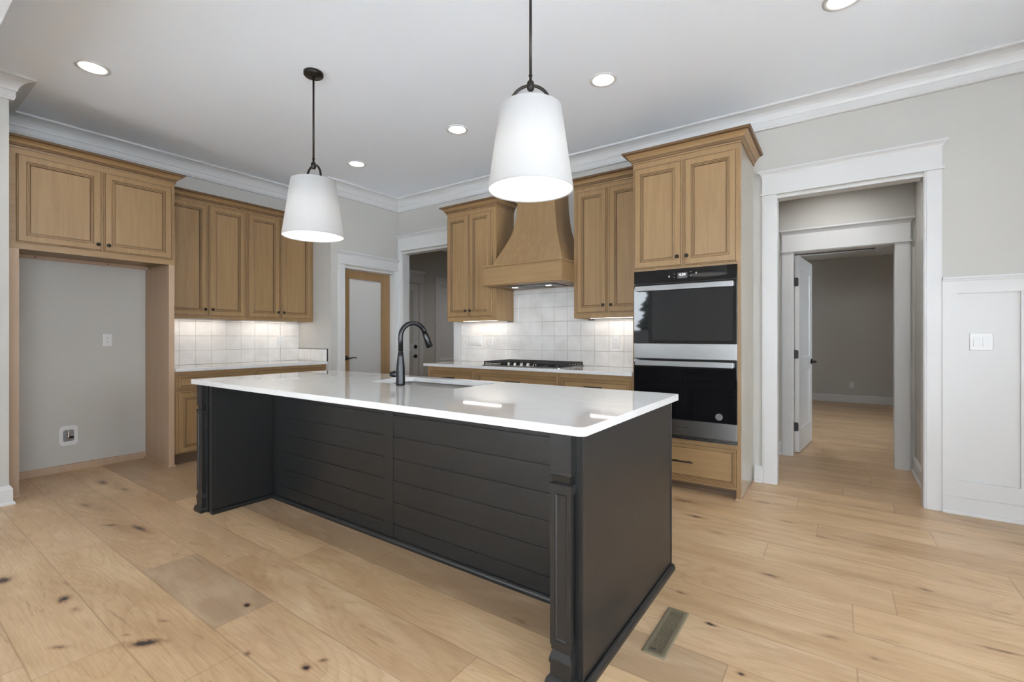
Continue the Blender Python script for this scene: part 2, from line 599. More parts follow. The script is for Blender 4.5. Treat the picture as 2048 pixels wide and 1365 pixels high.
# the knots one can point at: x, y, half length, half width, turn, strength
KN = [(-4.644, 1.264, .10, .03, 0, .7), (-5.014, 1.217, .12, .035, 0, .8), (-4.438, .982, .13, .03, .15, .7), (-3.832, .973, .07, .022, .5, .85),
      (-3.62, 1.06, .12, .022, .1, .95), (-3.402, .445, .05, .035, 0, 1), (-2.931, .574, .05, .03, 0, .95), (-2.775, .58, .04, .02, 0, .6),
      (-2.359, .773, .035, .015, .4, .7), (-2.246, .676, .085, .026, .75, 1), (-2.488, .475, .04, .014, .6, .8), (-2.188, 1.036, .028, .017, 0, 1),
      (-1.849, .878, .022, .012, 0, .8), (-1.598, .965, .024, .017, 0, 1.0), (-1.581, 1.022, .022, .013, .5, .8), (-2.37, .65, .025, .01, .6, .7),
      (-3.226, 1.705, .05, .012, .3, .6), (-0.943, 3.547, .10, .03, 0, .75), (-0.788, 3.284, .07, .022, 0, .85), (-0.452, 3.848, .09, .022, 0, .7),
      (-0.28, 3.54, .06, .015, 0, .7), (-0.096, 3.388, .06, .016, 0, .6), (-0.285, 2.692, .05, .02, 0, .8), (0.338, 2.966, .04, .016, 0, .8),
      (-0.442, 2.09, .03, .014, 0, .95), (-0.027, 2.281, .04, .015, .2, .7), (0.119, 2.223, .05, .016, 0, .6), (-0.288, 1.844, .016, .012, 0, .95),
      (0.699, 4.228, .10, .015, 0, .55), (0.515, 2.557, .09, .012, .1, .8), (-0.611, 2.268, .04, .014, 0, .8), (-0.618, 3.088, .07, .02, 0, .6),
      (0.183, 3.433, .16, .03, 0, .4), (0.864, 3.938, .12, .03, 0, .5),
      (-4.25, 1.02, .34, .045, .04, .42), (-3.72, 1.00, .26, .06, .1, .46), (-4.80, 1.26, .26, .05, 0, .46), (-2.28, .74, .26, .07, .3, .36), (-3.05, .56, .22, .05, 0, .36),
      (-4.05, 1.30, .30, .04, 0, .34), (-2.35, 1.17, .30, .05, -.05, .40), (-1.9, 1.00, .25, .06, 0, .34), (-2.9, 1.62, .5, .05, 0, .36), (-1.5, 1.70, .5, .05, 0, .36),
      (0.10, 3.45, .45, .035, 0, .40), (-0.35, 2.20, .50, .035, -.02, .40), (0.15, 2.94, .42, .045, 0, .40), (0.35, 3.90, .60, .03, 0, .40), (0.35, 2.52, .40, .03, .02, .36),
      (-0.45, 2.74, .30, .03, 0, .34), (0.10, 4.15, .50, .03, 0, .44), (-0.30, 2.06, .30, .05, 0, .32), (0.15, 4.75, .40, .03, 0, .44), (0.0, 5.60, .45, .03, 0, .42), (0.1, 6.4, .6, .04, 0, .40)]
kf = kd = None
wob = math_(m, 'MULTIPLY', math_(m, 'SUBTRACT', noise(m, mapping(m, pos, (26, 40, 1)), 1.0, 4, 0.65), 0.5), 1.5)
for x, y, a, b, t, s in KN:
    mp = N(m, 'ShaderNodeMapping', vector_type='TEXTURE')
    mp.inputs['Location'].default_value = (x, y, 0)
    mp.inputs['Rotation'].default_value = (0, 0, t)
    mp.inputs['Scale'].default_value = (a, b, 1)
    L(m, pos, mp.inputs['Vector'])
    vl = N(m, 'ShaderNodeVectorMath', operation='LENGTH')
    L(m, mp.outputs[0], vl.inputs[0])
    d = math_(m, 'ADD', vl.outputs['Value'], wob)
    e1 = math_(m, 'MULTIPLY', math_(m, 'SUBTRACT', 1.0, math_(m, 'MULTIPLY', d, 0.62), clamp=True), s)
    kf = e1 if kf is None else math_(m, 'MAXIMUM', kf, e1)
base = mixc(m, ramp(m, kf, [(0.0, 0.0), (0.30, 0.25), (0.55, 0.75), (0.8, 1.0)]), base, mixc(m, ramp(m, kf, [(0.48, 0.0), (0.78, 1.0)]), srgb(142, 108, 76), srgb(62, 52, 50)))
# seams
uvn = N(m, 'ShaderNodeUVMap', uv_map='uv')
su = N(m, 'ShaderNodeSeparateXYZ')
L(m, uvn.outputs[0], su.inputs[0])
ey = math_(m, 'MULTIPLY', math_(m, 'MINIMUM', su.outputs[1], math_(m, 'SUBTRACT', 1.0, su.outputs[1])), PW)
ex = math_(m, 'MULTIPLY', math_(m, 'MINIMUM', su.outputs[0], math_(m, 'SUBTRACT', 1.0, su.outputs[0])), 1.8)
ed = math_(m, 'MINIMUM', ey, ex)
base = mixc(m, ramp(m, ed, [(0.0005, 0.45), (0.0016, 0.0)]), base, srgb(96, 72, 50))
L(m, base, P(m).inputs['Base Color'])
L(m, ramp(m, fine, [(0.3, 0.30), (0.8, 0.42)]), P(m).inputs['Roughness'])
bump(m, math_(m, 'ADD', math_(m, 'MULTIPLY', fine, 0.3), ramp(m, ed, [(0.0, 0.0), (0.003, 1.0)])), 0.12, 0.0015)
struct('floor', bm, M_floor)

# ------------------------------------------------------------------ walls
bm = bm_new()
box(bm, -6.4, XR + 0.12, YF - 0.12, YB + 0.117, ZC, ZC + 0.1)
struct('ceiling', bm, M_ceil)
bm = bm_new()
box(bm, -5.12, -4.918, YB, 4.50, 0, ZC)
box(bm, -4.918, -3.942, YB, 4.50, 2.368, ZC)
box(bm, -3.942, -0.431, YB, 4.50, 0, ZC)
box(bm, -0.431, 0.508, YB, 4.50, 2.368, ZC)
box(bm, 0.508, XR + 0.12, YB, 4.50, 0, ZC)
struct('wall_back', bm, M_wall)
bm = bm_new()   # the pantry's two walls
box(bm, -5.82, XP, YR, 3.45, 0, ZC)
box(bm, -5.12, XP, 3.45, 3.512, 0, ZC)
box(bm, -5.12, XP, 3.512, 4.318, 2.085, ZC)
box(bm, -5.12, XP, 4.318, YB, 0, ZC)
struct('wall_pantry', bm, M_wall)
bm = bm_new()
box(bm, -5.82, XA, 0.67, YR, 0, ZC)
struct('wall_left', bm, M_wall)
bm = bm_new()
box(bm, -5.82, XF, YF, 0.67, 0, ZC)
struct('wall_left_front', bm, M_wall)

def wall_with_windows(name, axis, plane0, plane1, a0, a1, wins, mtl):
    bm = bm_new()
    cur = a0
    def seg(s, e, z0, z1):
        if axis == 'X':
            box(bm, s, e, plane0, plane1, z0, z1)
        else:
            box(bm, plane0, plane1, s, e, z0, z1)
    for w0, w1, z0, z1 in wins:
        seg(cur, w0, 0, ZC)
        seg(w0, w1, 0, z0) if z0 > 0.01 else None
        seg(w0, w1, z1, ZC)
        cur = w1
    seg(cur, a1, 0, ZC)
    struct(name, bm, mtl)
wall_with_windows('wall_front', 'X', YF - 0.12, YF, -5.82, XR + 0.12, [w[1:] for w in WINS if w[0] == 'f'], M_wall)
wall_with_windows('wall_right', 'Y', XR, XR + 0.12, YF, YB, [w[1:] for w in WINS if w[0] == 'r'], M_wall)

bm = bm_new()
box(bm, XF + 0.001, XR, 0.16, 0.462, 2.86, ZC)
struct('trim_1', bm, M_ceil)      # the boxed header across the ceiling

# windows with frames, muntins and glass
wi = 0
for w, a0, a1, z0, z1 in WINS:
    wi += 1
    if w == 'f':
        F = lambda u, v, q: Vector((u, YF + q, v))
    else:
        F = lambda u, v, q: Vector((XR - q, u, v))
    bm = bm_new()
    def bx(u0, u1, v0, v1, q0, q1):
        p0, p1 = F(u0, v0, q0), F(u1, v1, q1)
        box(bm, p0.x, p1.x, p0.y, p1.y, p0.z, p1.z)
    c = 0.10
    for u0, u1, v0, v1 in ((a0 - c, a0, max(z0 - c, 0), z1 + 0.14), (a1, a1 + c, max(z0 - c, 0), z1 + 0.14), (a0, a1, z1, z1 + 0.14)) + (((a0, a1, z0 - c, z0),) if z0 > 0.2 else ()):
        bx(u0, u1, v0, v1, 0, 0.02)
    n = max(1, round((a1 - a0) / 1.25))
    for i in range(n + 1):
        uc = a0 + (a1 - a0) * i / n
        bx(max(a0, uc - 0.035), min(a1, uc + 0.035), z0, z1, -0.09, -0.03)
    bx(a0, a1, z0, z0 + 0.05, -0.09, -0.03)
    bx(a0, a1, z1 - 0.05, z1, -0.09, -0.03)
    fr = struct('window_%d' % wi, bm, M_trim)
    bm = bm_new()
    bx(a0, a1, z0, z1, -0.064, -0.058)
    struct('pane', bm, M_glass, fr)

# ------------------------------------------------------------------ crown mouldings
CR = [(0, 2.928), (0.020, 2.928), (0.025, 2.932), (0.025, 2.938), (0.030, 2.946), (0.030, 2.990), (0.036, 2.993), (0.041, 3.012), (0.052, 3.034), (0.068, 3.052), (0.088, 3.064), (0.108, 3.071), (0.117, 3.072), (0.124, 3.074), (0.124, 3.0899), (0, 3.0899)]
bm = bm_new()
sweep(bm, [(XF, 0.462), (XF, 0.67), (XA, 0.67), (XA, YR), (XP, YR), (XP, YB), (XR, YB), (XR, 0.462)], CR, side=1)
struct('trim_2', bm, M_trim)
bm = bm_new()
sweep(bm, [(XR, 0.16), (XR, YF), (XF, YF), (XF, 0.16)], CR, side=1)
struct('trim_3', bm, M_trim)

# baseboards
BP = [(0, 0), (0.030, 0), (0.030, 0.010), (0.024, 0.020), (0.018, 0.022), (0.018, 0.112), (0.012, 0.118), (0.012, 0.124), (0.006, 0.134), (0, 0.136)]
def baseboard(name, path, side=1, prof=BP):
    bm = bm_new()
    sweep(bm, path, prof, side=side)
    struct(name, bm, M_trim)
baseboard('baseboard_left', [(XF, YF), (XF, 0.67), (XF - 0.02, 0.67)])
baseboard('baseboard_back', [(-0.580, YB), (-0.522, YB)])
baseboard('baseboard_right', [(XR, YB - 0.03), (XR, 0.0)])
baseboard('baseboard_front', [(3.3, YF), (-3.3, YF)], 1)

# ------------------------------------------------------------------ cased openings
def head(bm, F, u0, u1, z0, z1, t=0.022, crown=0.045):
    """Header board with a fillet below and a small crown above, wrapped at its ends."""
    def b(a0, a1, v0, v1, w):
        p0, p1 = F(a0, v0, 0), F(a1, v1, w)
        box(bm, p0.x, p1.x, p0.y, p1.y, p0.z, p1.z)
    b(u0 - 0.012, u1 + 0.012, z0, z0 + 0.016, t + 0.012)
    b(u0, u1, z0 + 0.016, z1, t)
    pr = [(0, 0.0), (0.004, 0.0), (0.008, 0.012), (0.016, 0.022), (0.030, 0.032), (0.030, 0.046), (0, 0.046)]
    p = [F(u0, 0, 0.0005), F(u0, 0, t), F(u1, 0, t), F(u1, 0, 0.0005)]
    path = [(q.x, q.y) for q in p]
    e = (Vector(path[2]) - Vector(path[1]))
    nrm = Vector((e.y, -e.x))
    out = F(u0, 0, 1) - F(u0, 0, 0)
    side = 1 if nrm.dot(Vector((out.x, out.y))) > 0 else -1
    sweep(bm, path, [(d, z1 - 0.010 + z) for d, z in pr], side=side)

def casing(bm, F, u0, u1, z1):
    """Upright with a small step and bead at both edges."""
    def b(a0, a1, w):
        p0, p1 = F(a0, 0, 0), F(a1, z1, w)
        box(bm, p0.x, p1.x, p0.y, p1.y, p0.z, p1.z)
    w = u1 - u0
    b(u0, u1, 0.014)
    b(u0 + 0.012, u1 - 0.012, 0.018)

def jamb(bm, F, u0, u1, z1, w0, w1, t=0.018):
    def b(a0, a1, v0, v1):
        p0, p1 = F(a0, v0, w0), F(a1, v1, w1)
        box(bm, p0.x, p1.x, p0.y, p1.y, p0.z, p1.z)
    b(u0 - t, u0, 0, z1 + t)
    b(u1, u1 + t, 0, z1 + t)
    b(u0, u1, z1, z1 + t)

# opening beside the pantry
bm = bm_new()
F = FB(YB)
casing(bm, F, -4.992, -4.905, 2.395)
casing(bm, F, -3.955, -3.842, 2.395)
head(bm, F, -4.985, -3.842, 2.385, 2.565)
jamb(bm, F, -4.900, -3.960, 2.350, -0.117, 0.004)
struct('trim_4', bm, M_trim)
# opening to the hall
bm = bm_new()
casing(bm, F, -0.522, -0.418, 2.395)
casing(bm, F, 0.495, 0.587, 2.395)
head(bm, F, -0.522, 0.587, 2.380, 2.545)
jamb(bm, F, -0.413, 0.490, 2.350, -0.117, 0.004)
struct('trim_5', bm, M_trim)
# pantry door casing
bm = bm_new()
F = FL(XP)
casing(bm, F, 3.430, 3.525, 2.118)
casing(bm, F, 4.305, 4.378, 2.118)
head(bm, F, 3.430, 4.365, 2.108, 2.232)
jamb(bm, F, 3.530, 4.300, 2.067, -0.122, 0.004)
struct('trim_6', bm, M_trim)

# pantry door: oak frame, frosted pane, lever
bm = bm_new()
d0, d1 = -5.105, -5.070
for y0, y1, z0, z1 in ((3.536, 3.649, 0.01, 2.060), (4.150, 4.264, 0.01, 2.060), (3.649, 4.150, 1.955, 2.060), (3.649, 4.150, 0.01, 0.20)):
    box(bm, d0, d1, y0, y1, z0, z1)
box(bm, d0, d1, 4.264, 4.296, 0.01, 2.060)
dr_ = struct('door_1', bm, M_wood_v)
bm = bm_new()
box(bm, -5.093, -5.083, 3.649, 4.150, 0.20, 1.955)
struct('frosted_pane', bm, M_frost, dr_)
bm = bm_new()
lathe(bm, [(0.0, 0.0), (0.030, 0.0), (0.030, 0.008), (0.012, 0.012), (0.012, 0.050), (0.0, 0.050)], (d1, 3.600, 0.945), 'X')
tube(bm, [(d1 + 0.045, 3.600, 0.945), (d1 + 0.050, 3.630, 0.943), (d1 + 0.050, 3.665, 0.950), (d1 + 0.050, 3.700, 0.948), (d1 + 0.048, 3.722, 0.944)], [0.010, 0.009, 0.0075, 0.007, 0.006], 12)
struct('door_lever', bm, M_black, dr_)
# pantry room behind the pane
bm = bm_new()
box(bm, -6.4, -6.3, 3.45, 4.5, 0, ZC)
struct('wall_pantry_rear', bm, M_wall)
bm = bm_new()
box(bm, -6.3, -5.12, 4.46, 4.50, 0, ZC)
struct('wall_pantry_side', bm, M_wall)
bm = bm_new()
box(bm, -6.3, -5.82, 3.40, 3.45, 0, ZC)
struct('wall_pantry_inner', bm, M_wall)

# ------------------------------------------------------------------ room behind the left opening
bm = bm_new()
box(bm, -5.92, -5.80, 4.50, 9.0, 0, 2.75)
struct('wall_side_hall_left', bm, M_wall)
bm = bm_new()
box(bm, -5.80, -1.9, 8.9, 9.0, 0, 2.75)
struct('wall_side_hall_end', bm, M_wall)
bm = bm_new()
box(bm, -2.0, -1.88, 4.50, 8.9, 0, 2.75)
struct('wall_side_hall_right', bm, M_wall)
bm = bm_new()
box(bm, -5.92, -1.88, 4.50, 9.0, 2.75, 2.85)
struct('ceiling_side_hall', bm, M_ceil)
F = FL(-5.80)
bm = bm_new()
casing(bm, F, 4.60, 4.70, 2.115)
casing(bm, F, 5.530, 5.630, 2.115)
head(bm, F, 4.60, 5.630, 2.11, 2.285)
struct('trim_7', bm, M_trim)
def shaker_door(bm, F, u0, u1, z0, z1, w0, w1, panels):
    """Flat stiles and rails with sunk panels."""
    prev = None
    st = 0.115
    def b(a0, a1, v0, v1, q0, q1):
        p0, p1 = F(a0, v0, q0), F(a1, v1, q1)
        box(bm, p0.x, p1.x, p0.y, p1.y, p0.z, p1.z)
    b(u0, u0 + st, z0, z1, w0, w1)
    b(u1 - st, u1, z0, z1, w0, w1)
    zs = [z0] + [z for p in panels for z in p] + [z1]
    for i in range(0, len(zs), 2):
        b(u0 + st, u1 - st, zs[i], zs[i + 1], w0, w1)
    for p0, p1 in panels:
        b(u0 + st, u1 - st, p0, p1, w0 + 0.010, w1 - 0.010)
        for s in (w1 - 0.010,):
            rings(bm, F, u0 + st, u1 - st, p0, p1, [(0, s + 0.008, 0), (0.012, s, 0)], cap=False)
bm = bm_new()
shaker_door(bm, F, 4.705, 5.522, 0.01, 2.10, -0.02, 0.004, [(0.22, 0.98), (1.10, 1.98)])
d2 = struct('door_2', bm, M_trim)
bm = bm_new()
lathe(bm, [(0.0, 0.0), (0.032, 0.0), (0.032, 0.010), (0.022, 0.018), (0.0, 0.018)], (-5.796, 5.455, 1.047), 'X')
box(bm, -5.780, -5.765, 5.452, 5.458, 1.035, 1.060)
struct('deadbolt', bm, M_black, d2)
bm = bm_new()
lathe(bm, [(0.0, 0.0), (0.032, 0.0), (0.032, 0.010), (0.012, 0.014), (0.012, 0.045), (0.0, 0.045)], (-5.796, 5.455, 0.890), 'X')
tube(bm, [(-5.755, 5.455, 0.890), (-5.75, 5.42, 0.890), (-5.75, 5.36, 0.886)], 0.009, 10)
struct('door_lever', bm, M_black, d2)
# framed panel further along that wall
bm = bm_new()
rings(bm, F, 5.915, 7.2, 0.70, 2.225, [(0, 0.0, 0), (0, 0.030, 0), (0.012, 0.034, 0), (0.10, 0.034, 0), (0.112, 0.022, 0), (0.130, 0.018, 0), (0.136, 0.008, 0)], mi_cap=0)
box(bm, -5.80, -5.75, 5.895, 7.22, 2.225, 2.26)
struct('trim_8', bm, M_trim)

# ------------------------------------------------------------------ hall behind the right opening
YH = 5.53
bm = bm_new()
box(bm, -1.88, -0.398, YH, YH + 0.12, 0, 2.85)
box(bm, -0.398, 0.438, YH, YH + 0.12, 2.088, 2.85)
box(bm, 0.438, 0.70, YH, YH + 0.12, 0, 2.85)
struct('wall_hall_back', bm, M_wall)
bm = bm_new()
box(bm, 0.562, 0.70, 4.50, YH, 0, 2.85)
struct('wall_hall_right', bm, M_wall)
bm = bm_new()
box(bm, -1.88, 0.70, 4.50, YH + 0.12, 2.85, 2.95)
struct('ceiling_hall', bm, M_ceil)
baseboard('baseboard_hall_right', [(0.562, YH), (0.562, 4.50)], 1)
baseboard('baseboard_hall_back', [(-1.88, YH), (-0.482, YH)], 1)
bm = bm_new()
F = FB(YH)
casing(bm, F, -0.480, -0.386, 2.085)
casing(bm, F, 0.424, 0.530, 2.085)
head(bm, F, -0.480, 0.530, 2.075, 2.262)
jamb(bm, F, -0.380, 0.420, 2.070, -0.13, 0.004)
struct('trim_9', bm, M_trim)

# open door with three black hinges
HX, HY = -0.376, YH + 0.155
ang = math.radians(84)
def FD(u, v, w):     # u along the leaf from its hinges, w across its thickness
    return Vector((HX + u * math.cos(ang) + w * math.sin(ang), HY + u * math.sin(ang) - w * math.cos(ang), v))
bm = bm_new()
def bD(a0, a1, v0, v1, q0, q1, bmm=None):
    bmx = bmm or bm
    c = [FD(a, v, q) for v in (v0, v1) for a, q in ((a0, q0), (a1, q0), (a1, q1), (a0, q1))]
    v = [bmx.verts.new(p) for p in c]
    for q in ((3, 2, 1, 0), (4, 5, 6, 7), (0, 1, 5, 4), (1, 2, 6, 5), (2, 3, 7, 6), (3, 0, 4, 7)):
        bmx.faces.new([v[i] for i in q])
LW, LT = 0.775, 0.040
st = 0.115
bD(0, st, 0.01, 2.055, 0, LT)
bD(LW - st, LW, 0.01, 2.055, 0, LT)
for z0, z1 in ((0.01, 0.24), (0.86, 0.99), (1.92, 2.055)):
    bD(st, LW - st, z0, z1, 0, LT)
for z0, z1 in ((0.24, 0.86), (0.99, 1.92)):
    bD(st, LW - st, z0, z1, 0.011, LT - 0.011)
    rings(bm, FD, st, LW - st, z0, z1, [(0, LT - 0.003, 0), (0.014, LT - 0.011, 0)], cap=False)
d3 = struct('door_3', bm, M_trim)
for z in (1.785, 1.030, 0.275):
    bm = bm_new()
    prism(bm, rrect(0.006, 0.050, z - 0.045, z + 0.045, 0.012), lambda u, v, w: Vector((HX - 0.012 + u * 0.9, HY - 0.002 - w, v)), 0, 0.003)
    tube(bm, [(HX - 0.006, HY - 0.012, z - 0.046), (HX - 0.006, HY - 0.012, z + 0.046)], 0.006, 10)
    struct('hinge', bm, M_black, d3)
bm = bm_new()
p = FD(LW - 0.06, 0.93, LT)
tube(bm, [p, FD(LW - 0.06, 0.93, LT + 0.012)], 0.030, 20)
tube(bm, [FD(LW - 0.06, 0.93, LT + 0.01), FD(LW - 0.06, 0.93, LT + 0.05)], 0.010, 12)
tube(bm, [FD(LW - 0.05, 0.93, LT + 0.05), FD(LW - 0.16, 0.925, LT + 0.05)], 0.009, 12)
struct('door_lever', bm, M_black, d3)

# far room
FY = 10.66
bm = bm_new()
box(bm, -2.6, 2.6, FY, FY + 0.12, 0, 3.2)
struct('wall_far_room_back', bm, M_wall)
bm = bm_new()
box(bm, -2.6, -2.48, YH + 0.12, FY, 0, 3.2)
struct('wall_far_room_left', bm, M_wall)
bm = bm_new()
box(bm, 2.48, 2.6, YH + 0.12, 7.0, 0, 3.2)
box(bm, 2.48, 2.6, 8.3, FY, 0, 3.2)
box(bm, 2.48, 2.6, 7.0, 8.3, 0, 0.7)
box(bm, 2.48, 2.6, 7.0, 8.3, 2.3, 3.2)
struct('wall_far_room_right', bm, M_wall)
bm = bm_new()
box(bm, 2.52, 2.58, 7.0, 7.05, 0.7, 2.3)
box(bm, 2.52, 2.58, 8.25, 8.3, 0.7, 2.3)
box(bm, 2.52, 2.58, 7.05, 8.25, 0.7, 0.75)
box(bm, 2.52, 2.58, 7.05, 8.25, 2.25, 2.3)
box(bm, 2.52, 2.58, 7.05, 8.25, 1.48, 1.52)
w5 = struct('window_9', bm, M_trim)  # unseen window added to light the far room and its ceiling rim
bm = bm_new()
box(bm, 2.548, 2.552, 7.05, 8.25, 0.75, 2.25)
struct('pane', bm, M_glass, w5)
ld = bpy.data.lights.new('daylight_portal', 'AREA')
ld.shape = 'RECTANGLE'
ld.size, ld.size_y = 1.3, 1.6
ld.cycles.is_portal = True
lo = bpy.data.objects.new('daylight_portal', ld)
COL.objects.link(lo)
lo.location = (2.47, 7.65, 1.5)
lo.rotation_euler = (math.radians(90), 0, math.radians(90))
bm = bm_new()
box(bm, -2.6, -1.88, YH, YH + 0.12, 0, 3.2)
box(bm, 0.70, 2.6, YH, YH + 0.12, 0, 3.2)
box(bm, -1.88, 0.70, YH + 0.005, YH + 0.12, 2.95, 3.2)
struct('wall_far_room_front', bm, M_wall)
bm = bm_new()     # lower rim of the tray ceiling
ZR = 2.68
box(bm, -2.48, 2.48, 9.96, FY, ZR, ZR + 0.02)
box(bm, -2.48, -1.9, 6.4, 9.96, ZR, ZR + 0.02)
box(bm, 0.50, 2.48, 6.4, 9.96, ZR, ZR + 0.02)
box(bm, -2.48, 2.48, 5.65, 6.4, ZR, ZR + 0.02)
box(bm, 0.60, 0.63, 5.65, FY - 0.01, ZR - 0.012, ZR + 0.01)
struct('ceiling_far_room_rim', bm, M_ceil)
m = M_tray = mat('grey_plank_ceiling', (0.2, 0.19, 0.17, 1), 0.6)
br = N(m, 'ShaderNodeTexBrick')
br.inputs['Color1'].default_value = (0.17, 0.155, 0.135, 1)
br.inputs['Color2'].default_value = (0.24, 0.22, 0.20, 1)
br.inputs['Mortar'].default_value = (0.03, 0.028, 0.025, 1)
br.inputs['Scale'].default_value = 1.0
br.inputs['Mortar Size'].default_value = 0.006
br.inputs['Brick Width'].default_value = 1.6
br.inputs['Row Height'].default_value = 0.155
mr = N(m, 'ShaderNodeMapping')
mr.inputs['Rotation'].default_value = (0, 0, math.radians(90))
L(m, geo_pos(m), mr.inputs[0])
L(m, mr.outputs[0], br.inputs['Vector'])
L(m, br.outputs['Color'], P(m).inputs['Base Color'])
bm = bm_new()
box(bm, -2.48, 2.48, 5.65, FY, ZR + 0.0202, ZR + 0.07)
struct('ceiling_far_room', bm, M_tray)
baseboard('baseboard_far_room', [(-2.48, FY), (2.48, FY)], 1)

# ------------------------------------------------------------------ wainscot on the right of the hall opening
bm = bm_new()
F = FB(YB)
def bF(u0, u1, v0, v1, w, w0=0.0, bev=0.0):
    p0, p1 = F(u0, v0, w0), F(u1, v1, w)
    box(bm, p0.x, p1.x, p0.y, p1.y, p0.z, p1.z, bev=bev)
bF(0.5875, XR, 0, 1.60, 0.004)
bF(0.5875, XR, 1.510, 1.595, 0.022, 0.004)
bF(0.5875, XR, 0.120, 0.228, 0.020, 0.004)
x = 0.5875
first = True
while x < XR:
    e = 0.663 if first else x + 0.10
    bF(x, min(e, XR), 0.228, 1.510, 0.020, 0.004)
    x = (0.966 if first else x + 0.403)
    first = False
bF(0.5875, XR, 1.595, 1.608, 0.034)
bF(0.5875, XR, 1.608, 1.622, 0.046)
sweep(bm, [(0.5875, YB - 0.004), (XR, YB - 0.004)], [(d, z) for d, z in BP], side=1)
struct('trim_10', bm, M_trim)

# ------------------------------------------------------------------ tiled backsplashes
def tiles(name, F, cells, back, seedv):
    """cells: (u0, u1, v0, v1); each tile a thin bevelled slab, very slightly tilted."""
    bm = bm_new()
    rt = random.Random(seedv)
    for u0, u1, v0, v1 in back:
        p0, p1 = F(u0, v0, 0.0005), F(u1, v1, 0.0065)
        box(bm, p0.x, p1.x, p0.y, p1.y, p0.z, p1.z, mi=1)
    g = 0.0011
    for u0, u1, v0, v1 in cells:
        if u1 - u0 < 0.006 or v1 - v0 < 0.006:
            continue
        tx, ty = rt.uniform(-1, 1) * 0.0011, rt.uniform(-1, 1) * 0.0011
        def w(u, v, base):
            return base + tx * (2 * (u - u0) / (u1 - u0) - 1) + ty * (2 * (v - v0) / (v1 - v0) - 1)
        rows = []
        for ins, b_ in ((g, 0.005), (g, 0.0088), (g + 0.0018, 0.0100)):
            rows.append([bm.verts.new(F(u, v, w(u, v, b_) if b_ > 0.006 else b_)) for u, v in ((u0 + ins, v0 + ins), (u1 - ins, v0 + ins), (u1 - ins, v1 - ins), (u0 + ins, v1 - ins))])
        for a, b in zip(rows, rows[1:]):
            for i in range(4):
                bm.faces.new((a[i], a[(i + 1) % 4], b[(i + 1) % 4], b[i]))
        bm.faces.new(rows[-1])
    return struct(name, bm, [M_tile, M_grout])

def grid(us, vs, keep=lambda u0, u1, v0, v1: True):
    return [(a, b, c, d) for a, b in zip(us, us[1:]) for c, d in zip(vs, vs[1:]) if keep(a, b, c, d)]

TP = 0.1565
us = [2.009 - TP + 0.0] + [2.009 + TP * i - 0.002 for i in range(9)]
us = [1.760, 1.852] + [2.005 + 0.1555 * i for i in range(9)]
us[-1] = YR - 0.0005
vs = [0.9145, 1.066, 1.222, 1.380, 1.402]
tiles('trim_11', FL(XA), grid(us, vs), [(1.760, YR - 0.0005, 0.9145, 1.402)], 3)
FR = lambda u, v, w: Vector((u, YR - w, v))
tiles('trim_12', FR, grid([XA + 0.011, -5.56, -5.405, -5.25, -5.175, -5.062], [0.9145, 1.062]), [(XA + 0.011, -5.062, 0.9145, 1.062)], 5)
bm = bm_new()
box(bm, XA + 0.011, -5.058, YR - 0.012, YR - 0.0005, 1.0622, 1.0665)
box(bm, -5.0618, -5.057, YR - 0.012, YR - 0.0005, 0.9145, 1.0665)
struct('trim_13', bm, M_black)
us = [-3.838] + [-2.976 + TP * k for k in range(-5, 11)]
us = [u for u in us if u < -1.412] + [-1.412]
vs = [0.9145, 1.066, 1.222, 1.3785, 1.535, 1.690, 1.760]
def keepb(a, b, c, d):
    return c < 1.37 or (a > -3.12 and b < -2.03)
cells = []
for a, b, c, d in grid(us, vs):
    if c >= 1.37:
        a, b = max(a, -3.044), min(b, -2.104)
        if b <= a:
            continue
    cells.append((a, b, c, d))
cells += [(max(a, -9), b, 1.3785, 1.392) for a, b in zip(us, us[1:]) if b <= -3.05 or a >= -2.10]
tiles('trim_14', FB(YB), cells, [(-3.838, -1.412, 0.9145, 1.392), (-3.044, -2.104, 1.392, 1.760)], 9)

# ------------------------------------------------------------------ cabinets
DOOR = [(0, 0, 0), (0, 0.013, 0), (0.004, 0.017, 0), (0.007, 0.017, 0), (0.0085, 0.0155, 1), (0.0105, 0.0195, 1), (0.052, 0.0195, 0), (0.0545, 0.0160, 1),
        (0.0575, 0.0185, 0), (0.0630, 0.0185, 0), (0.0650, 0.0130, 1), (0.0680, 0.0150, 0), (0.0720, 0.0150, 0), (0.0755, 0.0085, 1), (0.0775, 0.0080, 1)]
DRAWER = [(0, 0, 0), (0, 0.013, 0), (0.003, 0.017, 0), (0.006, 0.017, 0), (0.0075, 0.0150, 1), (0.0095, 0.0195, 1), (0.0160, 0.0195, 0), (0.0180, 0.0155, 1),
          (0.0205, 0.0180, 0), (0.0250, 0.0180, 0), (0.0270, 0.0130, 1), (0.0300, 0.0150, 0), (0.0340, 0.0150, 0), (0.0370, 0.0085, 1), (0.0385, 0.0080, 1)]

def front(name, F, u0, u1, v0, v1, parent, steps=DOOR, wood_mat=None):
    bm = bm_new()
    rings(bm, F, u0, u1, v0, v1, steps)
    f = bm.faces.new([v for v in bm.verts][:4])
    return mk(name, bm, [wood_mat or M_wood_v, M_glaze], parent)

